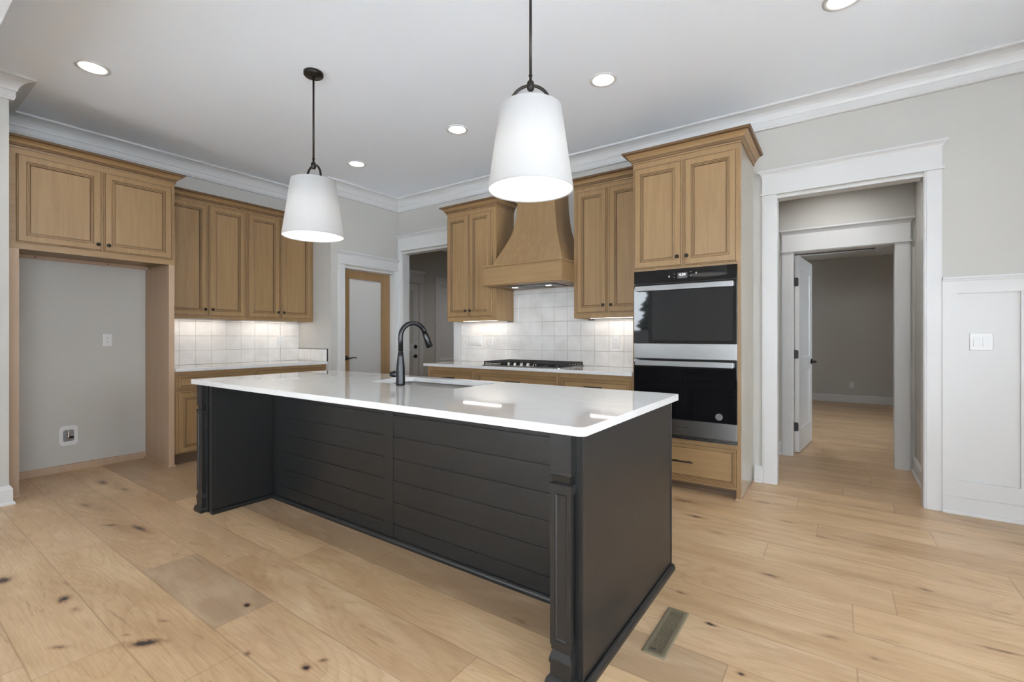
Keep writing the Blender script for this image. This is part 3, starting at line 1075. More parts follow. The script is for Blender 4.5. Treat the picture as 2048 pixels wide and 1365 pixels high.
def knob(F, u, v, parent, name='knob'):
    bm = bm_new()
    seg = 18
    prof = [(0.0075, 0.0195), (0.006, 0.024), (0.0055, 0.032), (0.0125, 0.036), (0.0155, 0.041), (0.0140, 0.046), (0.006, 0.049), (0.0, 0.0495)]
    rows = []
    for r, w in prof:
        if r == 0:
            rows.append([bm.verts.new(F(u, v, w))])
        else:
            rows.append([bm.verts.new(F(u + r * math.cos(2 * math.pi * i / seg), v + r * math.sin(2 * math.pi * i / seg), w)) for i in range(seg)])
    for a, b in zip(rows, rows[1:]):
        for i in range(seg):
            j = (i + 1) % seg
            f = bm.faces.new((a[i], a[j], b[j], b[i]) if len(b) > 1 else (a[i], a[j], b[0]))
            f.smooth = True
    return mk(name, bm, M_bronze, parent)

def pull(F, u, v, length, parent):
    bm = bm_new()
    tube(bm, [F(u - length / 2, v, 0.048), F(u + length / 2, v, 0.048)], 0.0055, 12)
    for s in (-1, 1):
        tube(bm, [F(u + s * length * 0.32, v, 0.008), F(u + s * length * 0.32, v, 0.048)], 0.0045, 10)
    return mk('pull_handle', bm, M_bronze, parent)

CABCR = [(0, 0.0), (0.010, 0.0), (0.012, 0.010), (0.007, 0.014), (0.010, 0.020), (0.020, 0.026), (0.024, 0.034), (0.034, 0.050), (0.052, 0.062), (0.066, 0.068), (0.070, 0.070), (0.070, 0.084), (0, 0.084)]
def cab_crown(path, z, parent, side=1, prof=CABCR):
    bm = bm_new()
    pr = [(d, z + h) for d, h in prof]
    sweep(bm, path, pr, side=side)
    # grooves carry the dark glaze
    k = len(pr)
    for i in range(len(path) - 1):
        for j in (2, 3, 5, 8, 10):
            bm.faces.ensure_lookup_table()
            bm.faces[i * k + j].material_index = 1
    return mk('crown_molding', bm, [M_wood_y if abs(path[0][0] - path[-1][0]) < abs(path[0][1] - path[-1][1]) else M_wood_x, M_glaze], parent)

def bxm(name, boxes, mtl, parent, bev=0.0, **k):
    bm = bm_new()
    for b in boxes:
        box(bm, *b, bev=bev)
    return mk(name, bm, mtl, parent, **k)

# --- refrigerator surround
XFR = -5.090
fr_ = thing('refrigerator_cabinet', 'tall maple surround of the empty refrigerator niche with two doors above', 'cabinet', (-5.39, 1.22, 0))
bxm('side_panel', [(XA + 0.001, XFR - 0.02, 0.688, 0.706, 0, 2.645), (XFR - 0.02, XFR, 0.688, 0.746, 0, 1.882)], M_raw, fr_)
bxm('side_panel', [(XA + 0.001, XFR - 0.02, 1.716, 1.757, 0, 1.882), (XA + 0.001, XFR - 0.02, 1.739, 1.757, 1.882, 2.645), (XFR - 0.02, XFR, 1.713, 1.757, 0, 1.882)], M_raw, fr_)
bxm('cabinet_box', [(XA + 0.001, XFR - 0.0205, 0.7065, 1.7385, 1.915, 2.640), (XFR - 0.02, XFR, 0.740, 1.730, 1.882, 1.940), (XFR - 0.02, XFR, 0.740, 1.730, 2.595, 2.655),
                    (XFR - 0.02, XFR, 0.688, 0.740, 1.882, 2.655), (XFR - 0.02, XFR, 1.730, 1.757, 1.882, 2.655), (XFR - 0.02, XFR, 1.220, 1.245, 1.940, 2.595)], M_wood_y, fr_)
bxm('mounting_cleat', [(XA + 0.001, XA + 0.020, 0.706, 1.716, 1.886, 1.9149)], M_raw, fr_)
bxm('base_cleat', [(XA + 0.001, XA + 0.020, 0.706, 1.716, 0, 0.062)], M_raw, fr_)
bxm('shoe_molding', [(XFR, XFR + 0.012, 0.688, 0.752, 0, 0.016), (XA + 0.021, XFR, 0.7065, 0.72, 0, 0.016)], M_raw, fr_)
bxm('shoe_molding', [(XFR, XFR + 0.012, 1.707, 1.763, 0, 0.016), (XA + 0.021, XFR, 1.702, 1.7155, 0, 0.016)], M_raw, fr_)
F = FL(XFR)
d = front('door', F, 0.730, 1.229, 1.934, 2.603, fr_)
knob(F, 1.201, 1.985, d)
d = front('door', F, 1.242, 1.733, 1.934, 2.603, fr_)
knob(F, 1.268, 1.985, d)
for y in (0.93, 1.42):
    bm = bm_new()
    lathe(bm, [(0, 0.0), (0.005, 0.0), (0.005, 0.002), (0, 0.002)], (XA + 0.0201, y, 1.9005), 'X', 10)
    mk('screw_head', bm, M_slot, fr_)
cab_crown([(XA + 0.001, 1.757), (XFR, 1.757), (XFR, 0.688)], 2.646, fr_, side=-1)

# --- wall cabinets along the left
XU = -5.370
def wall_cab_left(y0, y1, doors, label, end=None):
    c = thing('wall_cabinet', label, 'cabinet', (XU - 0.15, (y0 + y1) / 2, 1.40), 'wall cabinets along the refrigerator wall')
    bxm('cabinet_box', [(XA + 0.001, XU - 0.02, y0, y1, 1.415, 2.60), (XU - 0.02, XU, y0, y1, 1.400, 1.440), (XU - 0.02, XU, y0, y1, 2.565, 2.61),
                        (XU - 0.02, XU, y0, doors[0][0] + 0.01, 1.44, 2.565), (XU - 0.02, XU, doors[-1][1] - 0.01, y1, 1.44, 2.565),
                        (XU - 0.02, XU, (doors[0][1] + doors[1][0]) / 2 - 0.02, (doors[0][1] + doors[1][0]) / 2 + 0.02, 1.44, 2.565),
                        (XA + 0.001, XU - 0.02, y1 - 0.012, y1, 1.400, 1.415)], M_wood_v, c)
    F = FL(XU)
    for i, (a, b) in enumerate(doors):
        d = front('door', F, a, b, 1.428, 2.585, c)
        knob(F, (b - 0.028) if i == 0 else (a + 0.028), 1.497, d)
    cab_crown([(XU, y1), (XU, y0)], 2.600, c, side=-1, prof=[(q, h) for q, h in CABCR])
    bm = bm_new()
    box(bm, -5.56, -5.545, y0 + 0.10, y1 - 0.10, 1.4065, 1.4148)
    mk('light_strip', bm, M_strip, c, label='lit under-cabinet light strip')
    return c
wall_cab_left(1.7585, 2.529, [(1.772, 2.143), (2.156, 2.520)], 'maple double-door wall cabinet next to the refrigerator surround')
wall_cab_left(2.530, 3.3345, [(2.544, 2.905), (2.918, 3.300)], 'maple double-door wall cabinet ending at the pantry corner')

# --- base cabinets along the left
XB = -5.100
def base_cab_left(y0, y1, d0, d1, label):
    c = thing('base_cabinet', label, 'cabinet', (-5.4, (y0 + y1) / 2, 0), 'base cabinets along the refrigerator wall')
    bxm('cabinet_box', [(XA + 0.001, XB, y0, y1, 0.105, 0.8835)], M_wood_v, c)
    bxm('toe_kick', [(XA + 0.001, XB - 0.06, y0, y1, 0, 0.1045), (XB - 0.06, XB - 0.048, y0, y1, 0, 0.02)], M_toe, c)
    F = FL(XB)
    w = front('drawer', F, d0, d1, 0.712, 0.855, c, DRAWER, M_wood_y)
    pull(F, (d0 + d1) / 2, 0.783, 0.17, w)
    mid = (d0 + d1) / 2
    for a, b, k in ((d0, mid - 0.003, -1), (mid + 0.003, d1, 1)):
        d = front('door', F, a, b, 0.110, 0.690, c)
        knob(F, b - 0.028 if k < 0 else a + 0.028, 0.64, d)
base_cab_left(1.758, 2.541, 1.775, 2.528, 'maple base cabinet beside the empty refrigerator niche')
base_cab_left(2.542, 3.335, 2.556, 3.305, 'maple base cabinet beside the pantry wall')

def slab(name, x0, x1, y0, y1, label, hole=None, r=0.012, kids=None):
    """Quartz slab with eased edges, optionally with a rounded sink cut-out."""
    bm = bm_new()
    z0, z1, e = 0.884, 0.914, 0.003
    outer = rrect(x0, x1, y0, y1, r, 5)
    n = len(outer)
    def loop(ins, z, rr=r):
        return [bm.verts.new((u, v, z)) for u, v in rrect(x0 + ins, x1 - ins, y0 + ins, y1 - ins, max(rr - ins, 0.001), 5)]
    ls = [loop(0, z0), loop(0, z1 - e), loop(e * 0.3, z1 - e * 0.3), loop(e, z1)]
    for a, b in zip(ls, ls[1:]):
        for i in range(n):
            bm.faces.new((a[i], a[(i + 1) % n], b[(i + 1) % n], b[i]))
    if hole:
        hs = rrect(*hole[:4], hole[4], 5)
        h1 = [bm.verts.new((u, v, z1)) for u, v in hs]
        h0 = [bm.verts.new((u, v, z0)) for u, v in hs]
        for i in range(n):
            j = (i + 1) % n
            bm.faces.new((h1[i], h1[j], h0[j], h0[i]))
            bm.faces.new((ls[-1][i], ls[-1][j], h1[j], h1[i]))
            bm.faces.new((ls[0][i], ls[0][j], h0[j], h0[i]))
    else:
        bm.faces.new(ls[0])
        bm.faces.new(ls[-1])
    return mk(name, bm, M_quartz, None, label, 'countertop')
slab('countertop', XA + 0.001, -5.060, 1.758, 3.335, 'white quartz countertop running from the refrigerator surround to the pantry wall', r=0.004)
slab('countertop', -3.853, -1.4115, 3.745, YB - 0.001, 'white quartz countertop that holds the gas cooktop', r=0.004)
# rail under the tile return
# --- base cabinets on the far wall
YFC = 3.785
def base_cab_back(x0, x1, d0, d1, label):
    c = thing('base_cabinet', label, 'cabinet', ((x0 + x1) / 2, 4.08, 0), 'base cabinets on the cooktop wall')
    bxm('cabinet_box', [(x0, x1, YFC, YB - 0.001, 0.105, 0.8835)], M_wood_v, c)
    bxm('toe_kick', [(x0, x1, YFC + 0.06, YB - 0.001, 0, 0.1045)], M_toe, c)
    F = FB(YFC)
    w = front('drawer', F, d0, d1, 0.700, 0.843, c, DRAWER, M_wood_x)
    pull(F, (d0 + d1) / 2, 0.770, 0.17, w)
    mid = (d0 + d1) / 2
    for a, b, k in ((d0, mid - 0.003, -1), (mid + 0.003, d1, 1)):
        d = front('door', F, a, b, 0.110, 0.680, c)
        knob(F, b - 0.028 if k < 0 else a + 0.028, 0.63, d)
base_cab_back(-3.815, -3.116, -3.783, -3.144, 'maple base cabinet at the doorway end of the cooktop counter')
base_cab_back(-3.114, -2.116, -3.088, -2.134, 'wide maple base cabinet right under the gas cooktop')
base_cab_back(-2.114, -1.4115, -2.096, -1.427, 'maple base cabinet between the cooktop and the oven tower')

# --- wall cabinets on the far wall
YU = 4.050
def wall_cab_back(x0, x1, doors, label, crown_path, zt=2.60):
    c = thing('wall_cabinet', label, 'cabinet', ((x0 + x1) / 2, YU + 0.15, 1.39))
    mid = (doors[0][1] + doors[1][0]) / 2
    bxm('cabinet_box', [(x0, x1, YU + 0.02, YB - 0.001, 1.405, 2.64), (x0, x1, YU, YU + 0.02, 1.390, 1.44), (x0, x1, YU, YU + 0.02, 2.590, 2.645),
                        (x0, doors[0][0] + 0.01, YU, YU + 0.02, 1.44, 2.59), (doors[1][1] - 0.01, x1, YU, YU + 0.02, 1.44, 2.59), (mid - 0.02, mid + 0.02, YU, YU + 0.02, 1.44, 2.59),
                        (x0, x0 + 0.012, YU + 0.02, YB - 0.001, 1.390, 1.405), (x1 - 0.012, x1, YU + 0.02, YB - 0.001, 1.390, 1.405)], M_wood_v, c)
    F = FB(YU)
    for i, (a, b) in enumerate(doors):
        d = front('door', F, a, b, 1.438, zt, c)
        knob(F, (b - 0.028) if i == 0 else (a + 0.028), 1.508, d)
    cab_crown(crown_path, 2.640, c, side=1)
    bm = bm_new()
    box(bm, x0 + 0.08, x1 - 0.08, YU + 0.19, YU + 0.205, 1.3965, 1.4048)
    mk('light_strip', bm, M_strip, c, label='lit under-cabinet light strip')
wall_cab_back(-3.765, -3.045, [(-3.756, -3.432), (-3.422, -3.100)], 'maple wall cabinet between the doorway and the range hood', [(-3.765, YB - 0.001), (-3.765, YU), (-3.045, YU), (-3.045, YB - 0.001)])
wall_cab_back(-2.103, -1.4115, [(-2.068, -1.757), (-1.736, -1.425)], 'maple wall cabinet between the range hood and the oven tower', [(-2.103, YU), (-1.4115, YU)], 2.60)

# --- range hood
hd = thing('range_hood', 'curved maple range hood above the gas cooktop', 'range hood', (-2.567, 4.1, 1.74))
HC = -2.5675
prof = [(1.945, 3.890, 0.428), (1.97, 3.903, 0.413), (2.00, 3.915, 0.400), (2.05, 3.937, 0.379), (2.10, 3.961, 0.356), (2.15, 3.985, 0.332), (2.20, 4.008, 0.310),
        (2.25, 4.029, 0.289), (2.30, 4.047, 0.272), (2.35, 4.060, 0.259), (2.40, 4.068, 0.250), (2.45, 4.075, 0.243), (2.50, 4.080, 0.236), (2.56, 4.085, 0.230), (2.64, 4.088, 0.226), (2.72, 4.090, 0.225)]
bm = bm_new()
rows = []
for z, fy, w in prof:
    rows.append([bm.verts.new(c) for c in ((HC - w, YB - 0.001, z), (HC - w, fy, z), (HC + w, fy, z), (HC + w, YB - 0.001, z))])
for a, b in zip(rows, rows[1:]):
    for i in range(3):
        f = bm.faces.new((a[i], a[i + 1], b[i + 1], b[i]))
        f.smooth = True
    bm.faces.new((a[3], a[0], b[0], b[3]))
bm.faces.new(rows[0])
bm.faces.new(rows[-1])
for e in bm.edges:
    if abs(e.verts[0].co.z - e.verts[1].co.z) > 0.001:
        e.smooth = False
mk('curved_chimney', bm, M_wood_v, hd)
bm = bm_new()
hx0, hx1, hy = HC - 0.4720, HC + 0.4630, 3.812
box(bm, hx0, hx1, hy, hy + 0.022, 1.748, 1.930)
box(bm, hx0, hx0 + 0.022, hy + 0.022, YB - 0.012, 1.748, 1.930)
box(bm, hx1 - 0.022, hx1, hy + 0.022, YB - 0.012, 1.748, 1.930)
box(bm, hx0 + 0.022, hx1 - 0.022, hy + 0.022, YB - 0.012, 1.910, 1.930)
mk('band', bm, M_wood_x, hd)
bm = bm_new()
tp = [(0, 1.928), (0.006, 1.928), (0.014, 1.936), (0.014, 1.944), (0.004, 1.952), (-0.05, 1.952), (-0.05, 1.9305), (0, 1.9305)]
pth = [(hx0, YU - 0.022), (hx0, hy), (hx1, hy), (hx1, YU - 0.022)]
sweep(bm, pth, tp, side=-1 if False else 1)
sweep(bm, pth, [(-0.02, 1.7479), (-0.02, 1.738), (0.010, 1.738), (0.015, 1.744), (0.010, 1.750), (0.0005, 1.752), (0.0005, 1.7479)], side=1)
mk('molding', bm, M_wood_x, hd)
bm = bm_new()
box(bm, hx0 + 0.022, -2.80, hy + 0.022, YB - 0.012, 1.742, 1.760)
box(bm, -2.28, hx1 - 0.022, hy + 0.022, YB - 0.012, 1.742, 1.760)
box(bm, -2.80, -2.28, hy + 0.022, 3.95, 1.742, 1.760)
box(bm, -2.80, -2.28, 4.26, YB - 0.012, 1.742, 1.760)
mk('underside', bm, M_wood_x, hd)
bm = bm_new()
box(bm, -2.895, -2.30, 3.975, 4.245, 1.7375, 1.7418)
box(bm, -2.86, -2.34, 4.015, 4.050, 1.7345, 1.7375)
for i in range(22):
    x = -2.76 + i * 0.016
    box(bm, x, x + 0.008, 4.08, 4.23, 1.7350, 1.7375)
ins = mk('steel_insert', bm, M_steel, hd, label='brushed steel vent insert')
for x in (-2.822, -2.409):
    bm = bm_new()
    lathe(bm, [(0.0, 0.0), (0.026, 0.0), (0.030, -0.003), (0.0, -0.003)], (x, 4.082, 1.7374), 'Z', 20)
    mk('lamp', bm, M_lens, ins, label='lit round lamp')

# --- cooktop
ct = thing('gas_cooktop', 'five-burner gas cooktop with cast-iron grates on the far counter', 'cooktop', (HC, 4.06, 0.914))
cx0, cx1, cy0, cy1 = -3.055, -2.125, 3.800, 4.325
bm = bm_new()
prism(bm, rrect(cx0, cx1, cy0, cy1, 0.02), lambda u, v, w: Vector((u, v, w)), 0.9142, 0.922)
mk('steel_top', bm, M_steel, ct)
for x, y, r in ((-2.87, 3.96, .040), (-2.87, 4.20, .034), (-2.59, 4.12, .052), (-2.30, 3.96, .034), (-2.30, 4.20, .042)):
    bm = bm_new()
    lathe(bm, [(r * 1.25, 0.0), (r * 1.25, 0.006), (r, 0.008), (r, 0.018), (r * 0.9, 0.022), (0.0, 0.023)], (x, y, 0.922), 'Z', 24)
    mk('burner', bm, M_iron, ct)
for gx0, gx1 in ((cx0 + 0.012, -2.752), (-2.745, -2.435), (-2.428, cx1 - 0.012)):
    bm = bm_new()
    t = 0.011
    z0, z1 = 0.944, 0.960
    front_y = cy0 + (0.115 if gx0 > -2.9 and gx1 < -2.3 else 0.03)
    box(bm, gx0, gx1, front_y, front_y + t, z0, z1)
    box(bm, gx0, gx1, cy1 - 0.02 - t, cy1 - 0.02, z0, z1)
    nb = 6
    for i in range(nb + 1):
        x = gx0 + (gx1 - gx0 - t) * i / nb
        box(bm, x, x + t, front_y + t, cy1 - 0.02 - t, z0, z1)
    box(bm, gx0 + t, gx1 - t, (front_y + cy1) / 2 - t / 2, (front_y + cy1) / 2 + t / 2, z0 - 0.002, z1 - 0.002)
    for x in (gx0, gx1 - t):
        k = 9
        for i in range(k):
            y = front_y + (cy1 - 0.02 - t - front_y) * i / (k - 1)
            if i in (0, 4, k - 1):
                box(bm, x, x + t, y, y + t, 0.9222, z0)
            else:
                box(bm, x, x + t, y, y + 0.006, 0.930, z0)
        box(bm, x, x + t, front_y, cy1 - 0.02, 0.928, 0.934)
    mk('grate', bm, M_iron, ct)
for i in range(5):
    x = -2.745 + i * 0.0780
    bm = bm_new()
    lathe(bm, [(0.023, 0.0), (0.023, 0.006), (0.017, 0.008), (0.0165, 0.026), (0.014, 0.030), (0.0, 0.030)], (x, 3.855, 0.922), 'Z', 20)
    box(bm, x - 0.004, x + 0.004, 3.836, 3.874, 0.950, 0.958)
    mk('knob', bm, M_chrome, ct)

# --- oven tower
YT, tx0, tx1 = 3.780, -1.4105, -0.590
ow = thing('oven_cabinet', 'tall maple cabinet tower holding the wall oven beside the hall doorway', 'cabinet', (-1.0, 4.08, 0))
bxm('side_panel', [(tx1 - 0.018, tx1, YT + 0.0195, YB - 0.001, 0.0, 2.665)], M_wall_sheen, ow, label='flat side panel with wall reflection put into its pale colour')
bxm('side_panel', [(tx0, tx0 + 0.018, YT + 0.0195, YB - 0.001, 0.0, 2.665)], M_wood_v, ow)
bxm('face_frame', [(tx0, tx0 + 0.022, YT - 0.001, YT + 0.019, 0.09, 2.665), (tx1 - 0.030, tx1, YT - 0.001, YT + 0.019, 0.0, 2.665), (tx0 + 0.022, tx1 - 0.030, YT - 0.001, YT + 0.019, 2.60, 2.665),
                   (tx0 + 0.022, tx1 - 0.030, YT - 0.001, YT + 0.019, 0.075, 0.10), (tx0 + 0.022, tx1 - 0.030, YT - 0.001, YT + 0.019, 0.375, 0.408), (tx0 + 0.022, tx1 - 0.030, YT - 0.001, YT + 0.019, 1.752, 1.785), (-1.02, -0.98, YT - 0.001, YT + 0.019, 1.785, 2.60)], M_wood_v, ow)
bxm('cabinet_box', [(tx0 + 0.018, tx1 - 0.018, YT + 0.02, YB - 0.001, 1.77, 2.65), (tx0 + 0.018, tx1 - 0.018, YT + 0.02, YB - 0.001, 0.09, 0.400), (tx0 + 0.018, tx1 - 0.018, YB - 0.02, YB - 0.001, 0.4, 1.77)], M_wood_v, ow)
bxm('toe_kick', [(tx0 + 0.018, tx1 - 0.018, YT + 0.075, YT + 0.09, 0, 0.09), (tx0 + 0.018, tx1 - 0.090, YT + 0.068, YT + 0.0745, 0, 0.03)], M_toe, ow)
bxm('shoe_molding', [(tx1 - 0.004, tx1 + 0.012, YT - 0.010, YB - 0.031, 0, 0.016), (tx1 - 0.034, tx1 - 0.004, YT - 0.010, YT - 0.0015, 0, 0.016)], M_raw, ow)
F = FB(YT - 0.001)
d = front('door', F, -1.396, -1.0095, 1.772, 2.605, ow)
knob(F, -1.040, 1.845, d)
d = front('door', F, -0.992, -0.6135, 1.772, 2.605, ow)
knob(F, -0.968, 1.845, d)
d = front('drawer', F, -1.396, -0.6095, 0.092, 0.384, ow, [(i * 1.05, w, q) for i, w, q in DRAWER], M_wood_x)
pull(F, -1.003, 0.241, 0.165, d)
cab_crown([(tx0, YU - 0.075), (tx0, YT - 0.001), (tx1, YT - 0.001), (tx1, YB - 0.001)], 2.650, ow, side=1,
          prof=[(0, 0.0), (0.010, 0.0), (0.012, 0.010), (0.007, 0.014), (0.010, 0.020), (0.020, 0.026), (0.024, 0.034), (0.034, 0.050), (0.052, 0.068), (0.068, 0.074), (0.073, 0.076), (0.073, 0.090), (0, 0.090)])

# --- wall oven
OY = YT - 0.001
F = FB(OY)
ov = thing('wall_oven', 'stainless and black glass double wall oven with a lit 4:39 clock', 'oven', (-1.003, 4.0, 0.41))
ox0, ox1 = -1.3925, -0.6115
def fb(bm, u0, u1, v0, v1, w0, w1, mi=0, bev=0.0):
    p0, p1 = F(u0, v0, w0), F(u1, v1, w1)
    box(bm, p0.x, p1.x, p0.y, p1.y, p0.z, p1.z, mi, bev)
bm = bm_new()
fb(bm, ox0 + 0.02, ox1 - 0.02, 0.415, 1.748, -0.50, 0.001)
fb(bm, ox0, ox1, 1.640, 1.648, 0.001, 0.006)
mk('chassis', bm, M_black, ov)
bm = bm_new()
fb(bm, ox0, ox1, 1.649, 1.7505, 0.001, 0.024, bev=0.0015)
cp = mk('control_panel', bm, M_glass_black, ov, label='black glass control panel')
bm = bm_new()
fb(bm, -1.040, -0.965, 1.673, 1.718, 0.0242, 0.0247)
dp = mk('display', bm, M_disp, cp)
FT = lambda u, v, w: F(u, v, w)
bm = text_mesh('4:39', 0.030, lambda x, y, z: F(-1.003 + x, 1.700 + y, 0.0252 + z), 0.0002)
mk('clock_digits', bm, M_clock, cp)
for u, v, a, b in ((-1.105, 1.692, .011, .013), (-0.899, 1.706, .011, .013)):
    bm = bm_new()
    rings(bm, F, u - a / 2, u + a / 2, v - b / 2, v + b / 2, [(0, 0.0243, 0), (0, 0.0248, 0), (0.0015, 0.0248, 0), (0.0015, 0.0243, 0)], cap=False)
    fb(bm, u - 0.002, u + 0.002, v - 0.003, v + 0.003, 0.0242, 0.0248)
    mk('icon', bm, M_icon, cp)
for u, v in ((-1.066, 1.710), (-1.066, 1.684), (-0.938, 1.719), (-0.938, 1.688)):
    bm = bm_new()
    fb(bm, u - 0.003, u + 0.003, v - 0.0012, v + 0.0012, 0.0242, 0.0247)
    fb(bm, u - 0.0012, u + 0.0012, v - 0.003, v + 0.003, 0.0242, 0.0247)
    mk('icon', bm, M_icon, cp)
bm = bm_new()
for i in range(3):
    fb(bm, -1.028 + i * 0.012, -1.022 + i * 0.012, 1.679, 1.6805, 0.0248, 0.0251)
mk('icon_row', bm, M_icon, cp)
def bar_handle(z0, z1, parent):
    bm = bm_new()
    fb(bm, -1.372, -0.632, z0, z1, 0.050, 0.062, bev=0.003)
    for u in (-1.372, -0.632 - 0.03):
        fb(bm, u, u + 0.03, z0 + 0.006, z1 - 0.006, 0.026, 0.051)
    mk('handle', bm, M_steel, parent, label='flat brushed steel bar handle')
bm = bm_new()
fb(bm, ox0, ox1, 1.1595, 1.639, 0.001, 0.026, bev=0.0015)
ud = mk('upper_door', bm, M_glass_black, ov)
bm = bm_new()
prism(bm, rrect(-1.238, -0.640, 1.185, 1.605, 0.008, 3), F, 0.0262, 0.0265)
mk('window', bm, M_oven_dark, ud)
bar_handle(1.585, 1.626, ud)
bm = bm_new()
fb(bm, ox0, ox1, 1.038, 1.158, 0.001, 0.027, bev=0.0015)
mk('steel_trim', bm, M_steel, ov)
bm = bm_new()
fb(bm, ox0, ox1, 0.566, 1.034, 0.001, 0.026, bev=0.0015)
ld_ = mk('lower_door', bm, M_glass_black, ov)
bar_handle(0.980, 1.022, ld_)
bm = bm_new()
sx, sz = -0.735, 0.610
vs_ = [bm.verts.new(F(sx + 0.026 * math.cos(2 * math.pi * i / 32), sz + 0.026 * math.sin(2 * math.pi * i / 32), 0.0264)) for i in range(32)]
bm.faces.new(vs_)
for i, wd in enumerate((0.014, 0.019, 0.021, 0.019, 0.013)):
    zz = sz + 0.014 - i * 0.007
    fb(bm, sx - wd, sx + wd, zz - 0.001, zz + 0.001, 0.0265, 0.0267, mi=1)
mk('sticker', bm, [M_sticker, M_sticker_line], ld_, label='round grey sticker')
bm = bm_new()
fb(bm, ox0, ox1, 0.440, 0.562, 0.001, 0.027, bev=0.0015)
tr_ = mk('steel_trim', bm, M_steel, ov)
bm = text_mesh('Whirlpool', 0.021, lambda x, y, z: F(-1.008 + x, 0.505 + y, 0.0274 + z), 0.0003, 0.3)
b2 = [(-0.030, -0.008), (-0.012, -0.014), (0.010, -0.013), (0.024, -0.006)]
tube(bm, [F(-1.008 + u, 0.505 + v, 0.0274) for u, v in b2], 0.0007, 6)
mk('lettering', bm, M_chrome, tr_)
bm = bm_new()
fb(bm, ox0, ox1, 0.4085, 0.4375, 0.001, 0.008, mi=1)
for z in (0.411, 0.421, 0.431):
    fb(bm, ox0, ox1, z, z + 0.0035, 0.008, 0.022)
mk('vent_louvres', bm, [M_steel, M_black], ov)

# ------------------------------------------------------------------ island
isl = thing('kitchen_island', 'long black painted island with horizontal boards and corner posts', 'island', (-2.2, 2.1, 0))
IY = 1.845
# board face: two fields of shiplap split by a stile, with real V-grooves
def shiplap(u0, u1):
    bm = bm_new()
    zs = [0.0, 0.110, 0.2385, 0.367, 0.4955, 0.624, 0.7525, 0.8835]
    F = FB(IY)
    g = 0.0018
    for a, b in zip(zs, zs[1:]):
        fbz = lambda *q: None
        p0, p1 = F(u0, a + g, -0.012), F(u1, b - g, 0.0)
        box(bm, p0.x, p1.x, p0.y, p1.y, p0.z, p1.z, bev=0.0012)
    p0, p1 = F(u0, 0, -0.014), F(u1, 0.8835, -0.006)
    box(bm, p0.x, p1.x, p0.y, p1.y, p0.z, p1.z, mi=1)
    return bm
mk('board_panel', shiplap(-3.457, -2.228), [M_blackwood, M_groove], isl)
mk('board_panel', shiplap(-2.144, -0.830), [M_blackwood, M_groove], isl)
bm = bm_new()
box(bm, -2.227, -2.145, IY - 0.001, IY + 0.014, 0, 0.8835, bev=0.001)
mk('stile', bm, M_blackwood_v, isl)
bm = bm_new()
box(bm, -3.498, -3.458, IY - 0.0005, IY + 0.014, 0, 0.8835)
mk('stile', bm, M_blackwood_v, isl)
bm = bm_new()
box(bm, -3.70, -3.502, 1.435, 2.46, 0, 0.8835)
box(bm, -3.502, -3.499, 1.448, IY - 0.002, 0, 0.8835)
box(bm, -3.588, -3.560, 1.425, 1.435, 0, 0.8835)
box(bm, -3.530, -3.502, 1.425, 1.435, 0, 0.8835)
mk('end_panel', bm, M_blackwood_v, isl)
bm = bm_new()
box(bm, -0.745, -0.7155, 1.452, 2.462, 0, 0.8835)
box(bm, -0.745, -0.7125, 1.440, 1.4515, 0, 0.8835, bev=0.001)
box(bm, -0.745, -0.7125, 2.4625, 2.470, 0, 0.8835, bev=0.001)
box(bm, -0.822, -0.745, 1.475, 2.46, 0, 0.8835)
mk('end_panel', bm, M_blackwood_v, isl)
bm = bm_new()
box(bm, -3.50, -2.75, IY + 0.0145, 2.46, 0.09, 0.8835)
box(bm, -2.75, -1.55, IY + 0.0145, 2.444, 0.09, 0.62)
box(bm, -1.55, -0.822, IY + 0.0145, 2.46, 0.09, 0.8835)
box(bm, -2.75, -1.55, 2.445, 2.46, 0.09, 0.8835)
box(bm, -2.75, -1.55, IY + 0.0145, IY + 0.03, 0.62, 0.8835)
box(bm, -3.50, -0.822, IY + 0.0145, 2.39, 0.0, 0.09)
mk('cabinet_box', bm, M_blackwood, isl)
